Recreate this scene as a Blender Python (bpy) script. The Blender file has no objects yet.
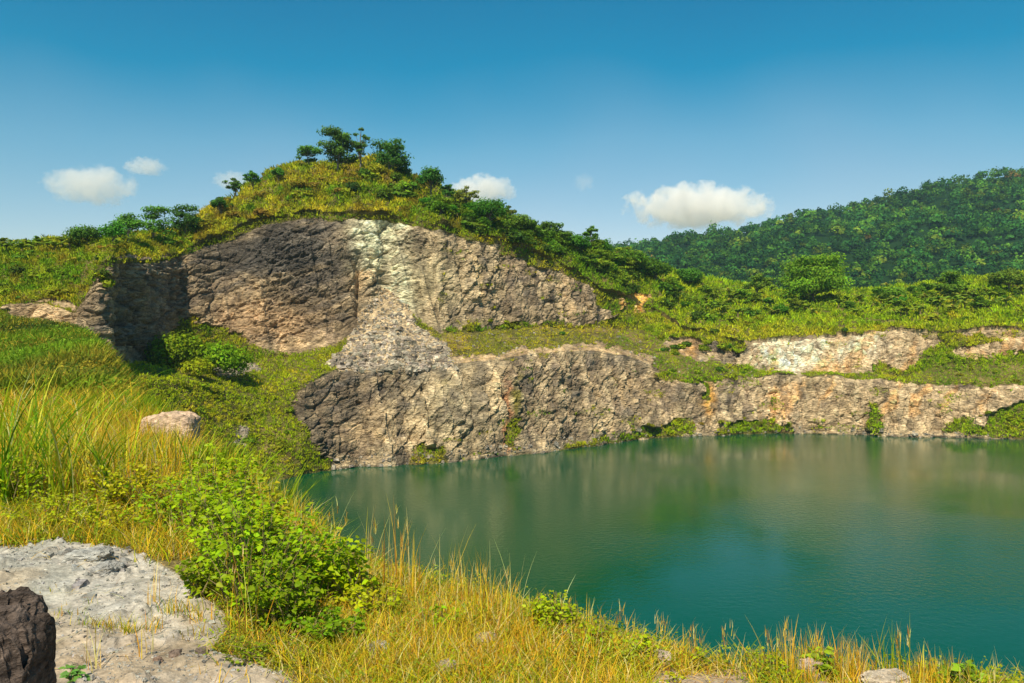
import bpy, math, random
import numpy as np

F = 796.0; CX = 512.0; CY = 341.5; CZ = 20.0      # camera: focal length in pixels, centre, height above the water
rng = np.random.default_rng(7)
random.seed(7)
scene = bpy.context.scene
col = scene.collection

# ------------------------------------------------------------------ helpers
def unproj(px, py, D):
    px, py, D = np.broadcast_arrays(np.asarray(px, float), np.asarray(py, float), np.asarray(D, float))
    return np.stack([D*(px-CX)/F, D, CZ + D*(CY-py)/F], -1)

def proj(P):
    return CX + F*P[..., 0]/P[..., 1], CY - F*(P[..., 2]-CZ)/P[..., 1]

def _hash(ix, iy, iz, seed):
    h = (ix.astype(np.int64)*374761393 + iy.astype(np.int64)*668265263 + iz.astype(np.int64)*2147483647 + seed*974634777) & 0xFFFFFFFF
    h = ((h ^ (h >> 13))*1274126177) & 0xFFFFFFFF
    h = ((h ^ (h >> 16))*2246822519) & 0xFFFFFFFF
    return ((h ^ (h >> 15)) & 0xFFFFFF)/float(0xFFFFFF)

def vnoise(p, seed=0):
    i = np.floor(p); f = p-i; i = i.astype(np.int64); f = f*f*(3-2*f)
    x, y, z = i[..., 0], i[..., 1], i[..., 2]
    r = 0
    for a in (0, 1):
        wa = f[..., 0] if a else 1-f[..., 0]
        for b in (0, 1):
            wb = f[..., 1] if b else 1-f[..., 1]
            for c in (0, 1):
                wc = f[..., 2] if c else 1-f[..., 2]
                r = r + wa*wb*wc*_hash(x+a, y+b, z+c, seed)
    return r*2-1

def fbm(p, octs=4, seed=0, gain=.5):
    r = 0; a = 1; s = 0
    for k in range(octs):
        r = r + a*vnoise(p*(2.03**k)+17.3*k, seed+k); s += a; a *= gain
    return r/s

def ridged(p, octs=4, seed=0):
    r = 0; a = 1; s = 0
    for k in range(octs):
        r = r + a*(1-2*np.abs(vnoise(p*(2.03**k)+11.7*k, seed+k))); s += a; a *= .5
    return r/s

def cells(p, seed=0):
    """Voronoi: value of the nearest cell, distance to the border (F2-F1)"""
    i = np.floor(p).astype(np.int64)
    d1 = np.full(p.shape[:-1], 9.0); d2 = d1.copy(); v = np.zeros(p.shape[:-1])
    for a in (-1, 0, 1):
        for b in (-1, 0, 1):
            for c in (-1, 0, 1):
                x, y, z = i[..., 0]+a, i[..., 1]+b, i[..., 2]+c
                fx = x+_hash(x, y, z, seed); fy = y+_hash(x, y, z, seed+1); fz = z+_hash(x, y, z, seed+2)
                d = np.sqrt((fx-p[..., 0])**2+(fy-p[..., 1])**2+(fz-p[..., 2])**2)
                w = _hash(x, y, z, seed+3)
                n = d < d1
                d2 = np.where(n, d1, np.minimum(d2, d)); v = np.where(n, w, v); d1 = np.where(n, d, d1)
    return v*2-1, d2-d1

def facets(p, seed=0, tilt=.6):
    """like cells(), but each block also has its own tilted face"""
    i = np.floor(p).astype(np.int64)
    d1 = np.full(p.shape[:-1], 9.0); d2 = d1.copy(); v = np.zeros(p.shape[:-1])
    for a in (-1, 0, 1):
        for b in (-1, 0, 1):
            for c in (-1, 0, 1):
                x, y, z = i[..., 0]+a, i[..., 1]+b, i[..., 2]+c
                dx = p[..., 0]-x-_hash(x, y, z, seed); dy = p[..., 1]-y-_hash(x, y, z, seed+1); dz = p[..., 2]-z-_hash(x, y, z, seed+2)
                d = np.sqrt(dx*dx+dy*dy+dz*dz)
                w = _hash(x, y, z, seed+3)*2-1+tilt*(dx*(_hash(x, y, z, seed+4)*2-1)+dy*(_hash(x, y, z, seed+5)*2-1)+dz*(_hash(x, y, z, seed+6)*2-1.25))*2
                n = d < d1
                d2 = np.where(n, d1, np.minimum(d2, d)); v = np.where(n, w, v); d1 = np.where(n, d, d1)
    return v, d2-d1

def smooth(a, b, x):
    t = np.clip((x-a)/(b-a), 0, 1); return t*t*(3-2*t)

def inpoly(x, y, poly):
    r = np.zeros(np.shape(x), bool); n = len(poly)
    for i in range(n):
        x0, y0 = poly[i]; x1, y1 = poly[(i+1) % n]
        if y0 == y1: continue
        c = ((y0 > y) != (y1 > y)) & (x < (x1-x0)*(y-y0)/(y1-y0)+x0)
        r ^= c
    return r

def make_mesh(name, V, Fc, C=None, smooth_shade=False, mat=None):
    V = np.asarray(V, np.float32).reshape(-1, 3)
    me = bpy.data.meshes.new(name)
    if not isinstance(Fc, (list, tuple)): Fc = [Fc]
    Fc = [np.asarray(f, np.int32) for f in Fc if len(f)]
    loops = np.concatenate([f.ravel() for f in Fc])
    sizes = np.concatenate([np.full(len(f), f.shape[1], np.int32) for f in Fc])
    starts = np.concatenate([[0], np.cumsum(sizes)[:-1]]).astype(np.int32)
    me.vertices.add(len(V)); me.vertices.foreach_set('co', V.ravel())
    me.loops.add(len(loops)); me.loops.foreach_set('vertex_index', loops)
    me.polygons.add(len(sizes)); me.polygons.foreach_set('loop_start', starts); me.polygons.foreach_set('loop_total', sizes)
    me.update(calc_edges=True)
    me.polygons.foreach_set('use_smooth', np.full(len(sizes), smooth_shade))
    if C is not None:
        a = me.attributes.new('col', 'FLOAT_COLOR', 'POINT')
        C = np.asarray(C, np.float32).reshape(-1, 3)
        a.data.foreach_set('color', np.concatenate([C, np.ones((len(C), 1), np.float32)], 1).ravel())
    if mat: me.materials.append(mat)
    return me

def link(name, me, parent=None, loc=None, rz=0, sc=1):
    o = bpy.data.objects.new(name, me); col.objects.link(o)
    if parent: o.parent = parent
    if loc is not None: o.location = loc
    o.rotation_euler = (0, 0, rz); o.scale = (sc, sc, sc)
    return o

def tag(o, label=None, cat=None, group=None, kind=None):
    if label: o['label'] = label
    if cat: o['category'] = cat
    if group: o['group'] = group
    if kind: o['kind'] = kind
    return o

def rot_dirs(n, r=None):
    r = r or rng
    v = r.normal(size=(n, 3)); return v/np.linalg.norm(v, axis=1, keepdims=True)

# ------------------------------------------------------------------ materials
def new_mat(name):
    m = bpy.data.materials.new(name); m.use_nodes = True
    nt = m.node_tree; nt.nodes.clear()
    return m, nt, nt.nodes, nt.links

def mat_foliage(name, transl=.35, rough=.55, objvar=0.0, tint=(1, 1, 1), spec=.25):
    m, nt, N, L = new_mat(name)
    out = N.new('ShaderNodeOutputMaterial'); at = N.new('ShaderNodeAttribute'); at.attribute_name = 'col'
    hs = N.new('ShaderNodeHueSaturation'); hs.inputs['Saturation'].default_value = 1.0
    mt = N.new('ShaderNodeMix'); mt.data_type = 'RGBA'; mt.blend_type = 'MULTIPLY'; mt.inputs[0].default_value = 1
    mt.inputs[7].default_value = (*tint, 1)
    L.new(at.outputs['Color'], mt.inputs[6]); L.new(mt.outputs[2], hs.inputs['Color'])
    if objvar:
        oi = N.new('ShaderNodeObjectInfo')
        mr = N.new('ShaderNodeMapRange'); mr.inputs[3].default_value = 1-objvar; mr.inputs[4].default_value = 1+objvar
        L.new(oi.outputs['Random'], mr.inputs[0]); L.new(mr.outputs[0], hs.inputs['Value'])
        m2 = N.new('ShaderNodeMath'); m2.operation = 'MULTIPLY'; m2.inputs[1].default_value = 7.31
        fr = N.new('ShaderNodeMath'); fr.operation = 'FRACT'
        mh = N.new('ShaderNodeMapRange'); mh.inputs[3].default_value = .475; mh.inputs[4].default_value = .505
        L.new(oi.outputs['Random'], m2.inputs[0]); L.new(m2.outputs[0], fr.inputs[0]); L.new(fr.outputs[0], mh.inputs[0]); L.new(mh.outputs[0], hs.inputs['Hue'])
    p = N.new('ShaderNodeBsdfPrincipled'); p.inputs['Roughness'].default_value = rough; p.inputs['Specular IOR Level'].default_value = spec
    t = N.new('ShaderNodeBsdfTranslucent'); mx = N.new('ShaderNodeMixShader'); mx.inputs[0].default_value = transl
    L.new(hs.outputs[0], p.inputs['Base Color']); L.new(hs.outputs[0], t.inputs['Color'])
    L.new(p.outputs[0], mx.inputs[1]); L.new(t.outputs[0], mx.inputs[2]); L.new(mx.outputs[0], out.inputs[0])
    return m

def mat_rock(name, scale, bump=.6, contrast=.5, dist=.3, rough=.9, crack=.5):
    """vertex colour times layered noise, with a bump: 'scale' is 1/metre"""
    m, nt, N, L = new_mat(name)
    out = N.new('ShaderNodeOutputMaterial'); at = N.new('ShaderNodeAttribute'); at.attribute_name = 'col'
    tc = N.new('ShaderNodeTexCoord')
    n1 = N.new('ShaderNodeTexNoise'); n1.inputs['Scale'].default_value = scale; n1.inputs['Detail'].default_value = 7; n1.inputs['Roughness'].default_value = .65
    n2 = N.new('ShaderNodeTexNoise'); n2.inputs['Scale'].default_value = scale*.22; n2.inputs['Detail'].default_value = 5; n2.inputs['Roughness'].default_value = .6
    vo = N.new('ShaderNodeTexVoronoi'); vo.feature = 'DISTANCE_TO_EDGE'; vo.inputs['Scale'].default_value = scale*.9
    wp = N.new('ShaderNodeMapping'); wp.inputs['Rotation'].default_value = (.2, .35, .4); wp.inputs['Scale'].default_value = (1, 1, 2.4)
    L.new(tc.outputs['Object'], wp.inputs[0])
    add = N.new('ShaderNodeVectorMath'); add.operation = 'MULTIPLY_ADD'; add.inputs[1].default_value = (dist*3, dist*3, dist*3)
    L.new(n2.outputs['Color'], add.inputs[0]); L.new(wp.outputs[0], add.inputs[2])
    L.new(wp.outputs[0], n1.inputs[0]); L.new(wp.outputs[0], n2.inputs[0]); L.new(add.outputs[0], vo.inputs[0])
    r1 = N.new('ShaderNodeMapRange'); r1.inputs[1].default_value = .3; r1.inputs[2].default_value = .7
    r1.inputs[3].default_value = 1-contrast; r1.inputs[4].default_value = 1+contrast*.8
    L.new(n1.outputs[0], r1.inputs[0])
    r2 = N.new('ShaderNodeMapRange'); r2.inputs[1].default_value = .35; r2.inputs[2].default_value = .65
    r2.inputs[3].default_value = 1-contrast*.6; r2.inputs[4].default_value = 1+contrast*.5
    L.new(n2.outputs[0], r2.inputs[0])
    mu = N.new('ShaderNodeMath'); mu.operation = 'MULTIPLY'; L.new(r1.outputs[0], mu.inputs[0]); L.new(r2.outputs[0], mu.inputs[1])
    vm = N.new('ShaderNodeVectorMath'); vm.operation = 'SCALE'; L.new(at.outputs['Color'], vm.inputs[0]); L.new(mu.outputs[0], vm.inputs['Scale'])
    p = N.new('ShaderNodeBsdfPrincipled'); p.inputs['Roughness'].default_value = rough; p.inputs['Specular IOR Level'].default_value = .1
    L.new(vm.outputs[0], p.inputs['Base Color'])
    h = N.new('ShaderNodeMath'); h.operation = 'MULTIPLY_ADD'; h.inputs[1].default_value = crack
    vr = N.new('ShaderNodeMapRange'); vr.inputs[2].default_value = .12
    L.new(vo.outputs[0], vr.inputs[0]); L.new(vr.outputs[0], h.inputs[0]); L.new(n1.outputs[0], h.inputs[2])
    b = N.new('ShaderNodeBump'); b.inputs['Strength'].default_value = bump; b.inputs['Distance'].default_value = .6/scale
    L.new(h.outputs[0], b.inputs['Height']); L.new(b.outputs[0], p.inputs['Normal'])
    L.new(p.outputs[0], out.inputs[0])
    return m

def mat_bark(name, c):
    m, nt, N, L = new_mat(name)
    out = N.new('ShaderNodeOutputMaterial'); p = N.new('ShaderNodeBsdfPrincipled'); p.inputs['Roughness'].default_value = .9
    n = N.new('ShaderNodeTexNoise'); n.inputs['Scale'].default_value = 6
    r = N.new('ShaderNodeValToRGB'); r.color_ramp.elements[0].color = (*[x*.5 for x in c], 1); r.color_ramp.elements[1].color = (*[x*1.4 for x in c], 1)
    L.new(n.outputs[0], r.inputs[0]); L.new(r.outputs[0], p.inputs['Base Color']); L.new(p.outputs[0], out.inputs[0])
    return m

M_leaf = mat_foliage('foliage', .35, .6, .22, spec=.1)
M_stuff = mat_foliage('hillside_grass', .3, .8, 0, spec=.05)
M_near = mat_foliage('near_leaves', .45, .5, .05, spec=.22)
M_grass = mat_foliage('near_grass', .42, .6, 0, spec=.12)
M_cliff = mat_rock('quarry_rock', 1.1, .9, .55, crack=.3)
M_ground = mat_rock('bank_ground', 26, .8, .38, .01, crack=0.0)
M_boulder = mat_rock('boulder_stone', 14, .9, .5, .02, crack=.06)
M_dark = mat_rock('dark_stone', 16, 1.0, .8, .01, crack=.05)
M_bark = mat_bark('bark', (.16, .13, .10))
M_stem = mat_bark('stem', (.20, .15, .06))

# ------------------------------------------------------------------ quarry: one sheet from the water up the two cliffs and over the ridge
# px : waterline, lower cliff top, back of the bench, upper cliff top, ridge crest   (each: height line, metres away)
KEY = [
 (-420, (480, 90), (400, 94), (350, 96), (290, 102), (250, 140)),
 (-150, (482, 98), (400, 100), (348, 101), (296, 106), (246, 140)),
 (0,   (485, 105), (400, 104), (330, 104), (306, 108), (246, 140)),
 (40,  (485, 105), (400, 104), (348, 103), (300, 107), (244, 140)),
 (75,  (485, 105), (400, 104), (356, 102), (306, 106), (242, 142)),
 (98, (507.3, 96), (400, 104), (362, 102), (270, 104), (239, 142)),
 (111, (510.9, 94), (402, 104), (364, 103), (256, 106), (238, 144)),
 (120, (507.3, 96), (376, 106), (364, 112), (257, 115), (237, 148)),
 (150, (500.7, 100), (376, 110), (361, 128), (258, 132), (235, 165)),
 (178, (494.6, 104), (380, 114), (354, 143), (252, 148), (230, 180)),
 (210, (490.3, 107), (388, 120), (356, 146), (240, 154), (212, 185)),
 (240, (486.2, 110), (394, 125), (358, 146), (227, 156), (194, 186)),
 (280, (480.5, 114), (394, 128), (358, 147), (217, 157), (173, 188)),
 (305, (474, 120), (386, 126), (352, 148), (215, 157), (167, 189)),
 (335, (469, 124), (371, 133), (347, 148), (215, 158), (166, 190)),
 (360, (467, 126), (370, 136), (325, 151), (216, 158), (162, 190)),
 (385, (466, 128), (368, 138), (298, 155), (218, 159), (160, 192)),
 (410, (464, 129), (367, 139), (312, 154), (222, 160), (176, 192)),
 (440, (463, 131), (365, 141), (334, 153), (229, 160), (194, 195)),
 (470, (460, 134), (361, 145), (331, 158), (234, 164), (206, 198)),
 (500, (457, 138), (358, 147), (328, 165), (239, 170), (216, 200)),
 (540, (453, 142), (353, 153), (328, 173), (253, 178), (230, 203)),
 (575, (448, 149), (351, 159), (329, 181), (270, 186), (241, 207)),
 (600, (445, 154), (350, 165), (327, 189), (290, 193), (248, 215)),
 (640, (440, 160), (358, 170), (330, 198), (306, 204), (262, 230)),
 (680, (437, 166), (377, 173), (347, 190), (328, 202), (276, 255)),
 (740, (434, 171), (377, 177), (373, 180), (345, 184), (290, 290)),
 (800, (434, 171), (375, 177), (372, 181), (341, 185), (294, 300)),
 (850, (435, 170), (377, 176), (374, 180), (334, 185), (293, 300)),
 (900, (437, 167), (381, 173), (375, 178), (331, 183), (290, 300)),
 (950, (438, 165), (384, 171), (365, 178), (333, 182), (286, 300)),
 (1024, (440, 162), (385, 168), (362, 176), (330, 180), (277, 290)),
 (1300, (450, 147), (390, 153), (362, 161), (315, 166), (255, 260)),
 (1700, (470, 125), (400, 130), (362, 138), (300, 143), (230, 220)),
]
cx = np.concatenate([np.linspace(-420, -30, 80, endpoint=False), np.arange(-30, 1060, 1.25), np.linspace(1061, 1700, 120)])
kx = [k[0] for k in KEY]
rows_y = []; rows_d = []
w1 = np.stack([cx/26, cx*0, cx*0], -1); w2 = np.stack([cx/7, cx*0+5, cx*0], -1)
for r in range(5):
    y = np.interp(cx, kx, [k[1+r][0] for k in KEY]); d = np.interp(cx, kx, [k[1+r][1] for k in KEY])
    amp = [.8, 3.0, 2.0, 4.5, 3.0][r]
    if r == 0: pass
    j = amp*fbm(w1+r*9, 3, 30+r)+amp*.4*fbm(w2+r*5, 2, 60+r)
    if r == 0:
        d = CZ*F/(y-CY); d = d*(1+.012*fbm(w1+3, 3, 91)+.006*fbm(w2, 3, 92)); y = CY+CZ*F/d     # stay at the water level
    elif r > 0:
        y = y+j; d = d*(1+.012*fbm(w1*.8+r*3, 3, 77+r))
    rows_y.append(y); rows_d.append(d)
# add rows: under water, hill shoulder, behind the ridge
B, C_, D_, E_, G_ = [unproj(cx, rows_y[r], rows_d[r]) for r in range(5)]
A_ = B+np.stack([cx*0, cx*0-3, cx*0-3.0], -1)
mid = (E_*.55+G_*.45); mid[:, 2] += .12*np.abs(G_[:, 2]-E_[:, 2])+.4
# lower cliff bulges; upper cliff steep
H1 = G_.copy(); H1[:, 1] += 25; H1[:, 0] *= (H1[:, 1]/G_[:, 1]); H1[:, 2] -= 5
H2 = G_.copy(); H2[:, 1] = G_[:, 1]*1.9; H2[:, 0] *= 1.9; H2[:, 2] = -4
segs = [(A_, B, 4, 0), (B, C_, 104, 1), (C_, D_, 42, 2), (D_, E_, 130, 3), (E_, mid, 34, 4), (mid, G_, 34, 4), (G_, H1, 10, 5), (H1, H2, 12, 5)]
rowsP = []; rowseg = []; rowt = []
for (a, b, n, s) in segs:
    for k in range(n):
        t = k/n; rowsP.append(a*(1-t)+b*t); rowseg.append(s); rowt.append(t)
rowsP.append(H2); rowseg.append(5); rowt.append(1.0)
P = np.stack(rowsP); seg = np.array(rowseg)[:, None]*np.ones(len(cx)); tt = np.array(rowt)[:, None]*np.ones(len(cx))
nr, nc = P.shape[:2]
bpx, bpy_ = proj(P)
q = np.stack([bpx/14, bpy_/9, bpx*0], -1)
jx = bpx+7*fbm(q, 3, 5); jy = bpy_+6*fbm(q+9, 3, 6)
q2 = np.stack([bpx/5, bpy_/4, bpx*0], -1); jx += 2.5*vnoise(q2, 8); jy += 2.5*vnoise(q2, 9)
veg = np.where((seg == 2) | (seg >= 4), 1.0, 0.0)
scree_poly = [(322, 372), (348, 340), (372, 300), (384, 286), (398, 300), (420, 326), (446, 348), (455, 369), (400, 372)]
ADD = [[(-500, 300), (-500, 480), (250, 500), (345, 476), (322, 452), (300, 430), (294, 400), (312, 372), (300, 362), (262, 352), (232, 330), (190, 318), (165, 325), (150, 360), (118, 366), (60, 350), (10, 312), (-20, 300)],
       [(652, 364), (700, 368), (748, 366), (765, 376), (720, 381), (690, 385), (660, 380)],
       [(600, 296), (640, 300), (760, 335), (745, 350), (690, 360), (660, 356), (640, 350), (600, 346), (560, 348), (440, 352), (446, 330), (520, 322), (590, 326), (620, 318)],
       [(548, 450), (575, 442), (640, 433), (672, 418), (690, 420), (700, 437), (640, 440), (560, 452)],
       [(715, 437), (728, 426), (760, 420), (790, 424), (796, 436)],
       [(868, 372), (880, 352), (905, 372), (945, 330), (1060, 352), (1060, 388), (900, 384), (880, 380)],
       [(940, 432), (965, 416), (985, 425), (1000, 408), (1060, 400), (1060, 444)],
       [(866, 430), (874, 402), (884, 402), (880, 434)],
       [(400, 468), (420, 448), (445, 446), (450, 466)],
       [(700, 384), (708, 384), (712, 402), (702, 402)],
       [(505, 452), (510, 420), (518, 420), (518, 452)],
       [(250, 358), (285, 350), (310, 357), (300, 366), (256, 366)],
       [(570, 258), (600, 270), (640, 310), (615, 318), (596, 300), (585, 280)]]
REM = [scree_poly,
       [(8, 316), (40, 300), (80, 305), (113, 285), (113, 366), (84, 364), (46, 346)],
       [(115, 258), (180, 255), (182, 320), (160, 335), (146, 362), (116, 366)],
       [(744, 343), (800, 342), (880, 331), (918, 344), (908, 362), (862, 370), (800, 373), (742, 366)],
       [(948, 348), (1060, 334), (1060, 350), (1000, 356), (962, 362)],
       [(665, 336), (700, 340), (735, 348), (730, 362), (700, 362), (668, 350)],
       [(238, 424), (250, 430), (246, 446), (236, 440)],
       [(205, 366), (260, 362), (262, 374), (215, 378)],
       [(630, 296), (644, 294), (648, 312), (634, 314)], [(618, 300), (624, 298), (626, 308), (620, 310)]]
for p_ in ADD: veg = np.where(inpoly(jx, jy, p_), .9, veg)
for p_ in REM: veg = np.where(inpoly(jx, jy, p_), 0.0, veg)
is_scree = inpoly(jx, jy, scree_poly)
soilmix = inpoly(jx, jy, REM[6]) | inpoly(jx, jy, REM[7])
# sparse tufts rooted on ledges of the faces
led = fbm(np.stack([bpx/22, bpy_/7, bpx*0], -1), 3, 41)
veg = np.where((veg < .3) & (led > .36) & ~is_scree & (jx > 440), .45, veg)
veg = np.where((seg == 2) & (jx > 445) & (jx < 650) & (tt < .22+.3*fbm(q*1.5+4, 3, 43)), .25, veg)
veg = np.where((seg == 3) & (tt > .95+.03*led) & (bpx < 620), .75, veg)
veg = np.where((seg == 3) & (tt > .86+.12*led) & (bpx > 500) & (bpx < 620), .7, veg)
rockw = 1-smooth(.3, .7, veg)
# normals of the undisplaced sheet
du = np.gradient(P, axis=1); dv = np.gradient(P, axis=0)
nrm = np.cross(du, dv); nrm /= np.linalg.norm(nrm, axis=-1, keepdims=True)+1e-9
vw = P-np.array([0, 0, CZ]); sgn = np.sign((nrm*vw).sum(-1)); nrm *= -sgn[..., None]
wall = ((seg == 1) | (seg == 3)).astype(float)
fade = np.clip(np.minimum(tt, 1-tt)*7, .12, 1)*wall+.12*(1-wall)
big = fbm(P/13.0, 3, 100)
pw = P+.22*np.stack([fbm(P/4, 2, 110), fbm(P/4, 2, 111), fbm(P/4, 2, 112)], -1)
th = .38; Rt = np.array([[math.cos(th), 0, math.sin(th)], [0, 1, 0], [-math.sin(th), 0, math.cos(th)]])
ps = pw@Rt.T
c1, e1 = facets(ps*np.array([1/7.0, 1/7.0, 1/4.0]), 200)
c2, e2 = facets(ps*np.array([1/3.2, 1/3.2, 1/1.5]), 210)
c3, e3 = facets(ps*np.array([1/1.3, 1/1.3, 1/.8]), 220)
thv = -.25; Rv = np.array([[math.cos(thv), 0, math.sin(thv)], [0, 1, 0], [-math.sin(thv), 0, math.cos(thv)]]); pv_ = pw@Rv.T
v1, f1 = facets(pv_*np.array([1/4.5, 1/4.5, 1/8.0]), 270); v2, f2 = facets(pv_*np.array([1/2.0, 1/2.0, 1/3.6]), 280)
vw_ = np.clip(smooth(395, 450, bpx)+(seg == 1)*smooth(340, 400, bpx), 0, 1)*.85
c1 = c1*(1-vw_)+v1*vw_; c2 = c2*(1-vw_)+v2*vw_; e1 = e1*(1-vw_)+f1*vw_; e2 = e2*(1-vw_)+f2*vw_
gully = ridged(np.stack([P[..., 0]/6, P[..., 1]/6, P[..., 2]/26], -1), 3, 230)
st1, _s = facets(ps*np.array([1/2.6, 1/2.6, 1/.55]), 290, .4)
fine = fbm(ps*np.array([1/1.4, 1/1.4, 1/.45]), 4, 295)*(1-vw_)+fbm(pv_*np.array([1/.5, 1/.5, 1/2.2]), 4, 296)*vw_
rgh = .25+1.15*smooth(-.25, .3, fbm(P/11, 3, 297))
wob = .22*fbm(P/5, 3, 298)+.5*fbm(P/22, 2, 299)
def joint(nv, per, seed):      # straight parallel fractures: a saw-tooth step across planes
    nv = np.array(nv, float); nv /= np.linalg.norm(nv); s_ = (P@nv)/per+wob*(1.6/per)+seed; k_ = np.floor(s_); f_ = s_-k_
    h_ = _hash(k_, k_*0+seed, np.floor(P[..., 0]/9+wob), seed); return (f_-.5)*(.4+h_)+(h_-.5)*.8, np.minimum(f_, 1-f_)
j1, g1 = joint((.35, .1, 1), 2.6, 3); j2, g2 = joint((.30, 0, 1), .95, 4); j3, g3 = joint((1, .2, .22), 3.4, 5); j4, g4 = joint((1, -.3, -.35), 1.7, 6)
jl = .75*j1+.34*j2+.45*j3; jr = .75*j3+.42*j4+.35*j1
jj = jl*(1-vw_)+jr*vw_
disp = 1.7*big+rgh*(.18*c1+.13*c2+.08*c3+.24*fine)+(.25+.42*rgh)*jj-.5*np.clip(.12-e1, 0, 1)/.12-.3*np.clip(.15-e2, 0, 1)/.15+(.5+.3*vw_)*gully+.2*fbm(P/1.2, 3, 240)
disp = disp*rockw*fade
pale = np.exp(-((bpx-378)/30)**2)*smooth(320, 290, bpy_)*(seg == 3)
disp = disp-1.6*np.exp(-((bpx-386)/12)**2)*(seg == 3)*fade                        # chute above the scree
disp = disp-2.4*np.exp(-((bpx-359)/4)**2)*smooth(230, 300, bpy_)*(seg == 3)*fade  # deep crack on its left
vegd = (1-rockw)*(.4+.6*smooth(150, 230, bpx))*(.9*fbm(P/5, 4, 250)+(1.0*fbm(P/16, 2, 255)+1.5*ridged(P/9, 2, 256))*(seg >= 4))
disp = disp+vegd+np.where(is_scree, .3*fbm(P/.9, 3, 260)+.5*fbm(P/4, 2, 261), 0)
disp = disp*np.where(seg == 0, .3, 1)*np.where(soilmix, .3, 1)*np.where((bpx < 290) & (seg == 1), .45, 1)
P0 = P.copy(); P = P+nrm*disp[..., None]
P[-13:, :, 2] = P0[-13:, :, 2]
# slumped hummock on top of the hill
# --- surface colours
def mixc(a, b, t): return a*(1-t[..., None])+np.array(b)*t[..., None]
n_a = fbm(P/6.0, 4, 300)*.5+.5; n_b = fbm(ps/np.array([9, 9, 1.6]), 4, 310)*.5+.5; n_c = fbm(P/2.0, 4, 320)*.5+.5
base = np.zeros(P.shape)+np.array((.225, .178, .13))
base = mixc(base, (.085, .08, .08), smooth(.5, .72, n_b)*.85)
base = mixc(base, (.36, .27, .18), smooth(.5, .75, n_a)*.8)
base = mixc(base, (.12, .095, .085), smooth(.55, .3, n_c)*.6)
def blob(x, y, rx, ry): return np.exp(-(((jx-x)/rx)**2+((jy-y)/ry)**2))
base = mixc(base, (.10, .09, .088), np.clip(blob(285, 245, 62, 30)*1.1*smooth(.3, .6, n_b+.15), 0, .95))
base = mixc(base, (.33, .225, .15), np.clip(blob(270, 320, 60, 25)*.7, 0, 1))
base = mixc(base, (.46, .47, .38), np.clip(np.maximum(blob(378, 240, 22, 40), blob(395, 290, 16, 30))*1.5*smooth(.25, .6, n_a+.1), 0, .92))
base = mixc(base, (.44, .33, .22), np.clip(blob(362, 260, 14, 35)*1.0*smooth(.6, .4, n_a), 0, .9))
base = mixc(base, (.55, .50, .40), np.clip(blob(392, 292, 7, 38)+blob(405, 232, 6, 14), 0, .8))
base = mixc(base, (.34, .30, .21), np.clip(blob(430, 280, 30, 40)*.7, 0, 1))
base = mixc(base, (.48, .38, .24), np.clip(np.exp(-((jx-472-(jy-240)*.15)/3.2)**2)*smooth(310, 280, jy)*smooth(225, 240, jy), 0, .85))
right = smooth(735, 775, jx)*(seg <= 3)
base = mixc(base, (.40, .31, .22), right*.75*smooth(.2, .6, n_c+.15))
base = mixc(base, (.62, .58, .52), np.clip(right*smooth(376, 366, jy)*(blob(775, 356, 38, 18)+blob(850, 346, 26, 16))*1.3*smooth(.3, .6, n_a+.1), 0, .9))
base = mixc(base, (.52, .30, .13), np.clip(right*.6*smooth(.64, .74, fbm(np.stack([(jx+jy*.5)/14, (jy)/40, jx*0], -1), 3, 330)*.5+.55), 0, .65))
base = mixc(base, (.33, .285, .20), np.clip(blob(455, 410, 38, 45)*.8, 0, 1))
base = mixc(base, (.48, .38, .26), np.clip(blob(492, 385, 10, 22)+blob(598, 420, 16, 10), 0, .8))
base = mixc(base, (.11, .10, .02), np.clip(np.exp(-((jx-513)/4.0)**2)*smooth(368, 390, jy)*(seg == 1), 0, .9))
base = mixc(base, (.28, .11, .05), np.clip(np.exp(-((jx-507)/2.5)**2)*smooth(368, 390, jy)*(seg == 1), 0, .6))
base = mixc(base, (.62, .32, .06), np.clip(1.2*(blob(639, 304, 7, 12)+blob(622, 304, 3, 7)+.35*blob(690, 350, 12, 9)+.7*blob(710, 400, 6, 16)), 0, .92))
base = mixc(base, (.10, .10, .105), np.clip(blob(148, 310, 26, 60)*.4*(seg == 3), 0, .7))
base = mixc(base, (.40, .29, .19), np.clip(blob(40, 318, 30, 14)*.8, 0, 1))
base[is_scree] = (.36, .285, .205)
base[soilmix] = (.25, .22, .18)
dry = np.clip((seg == 2)*smooth(435, 465, jx)*smooth(690, 630, jx)*smooth(.5, .0, tt)*.7, 0, 1)
base = mixc(base, (.36, .25, .15), dry)
wet = smooth(1.3, .35, P[..., 2])
base = mixc(base, (.30, .25, .19), wet*.5*(rockw > .5)); base = mixc(base, (.05, .045, .035), smooth(.45, .1, P[..., 2]))
soil = np.zeros(P.shape)+np.array((.14, .125, .035)); soil = mixc(soil, (.22, .16, .06), smooth(.5, .7, n_a))
strk = fbm(np.stack([P[..., 0]/1.6, P[..., 1]/1.6, P[..., 2]/13], -1), 3, 340)
base = mixc(base, (.42, .34, .25), np.clip(vw_*smooth(.12, .4, strk)*.6, 0, 1)); base = mixc(base, (.13, .11, .10), np.clip(vw_*smooth(-.12, -.42, strk)*.6, 0, 1))
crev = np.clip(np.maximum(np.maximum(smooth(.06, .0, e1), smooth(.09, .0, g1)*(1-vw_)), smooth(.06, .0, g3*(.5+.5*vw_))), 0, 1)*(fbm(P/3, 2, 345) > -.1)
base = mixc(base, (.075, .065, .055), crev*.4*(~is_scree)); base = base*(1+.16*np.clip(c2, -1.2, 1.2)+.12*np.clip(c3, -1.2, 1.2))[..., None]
vst = fbm(np.stack([jx/5.0, jy/90, jx*0], -1), 3, 350)
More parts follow.
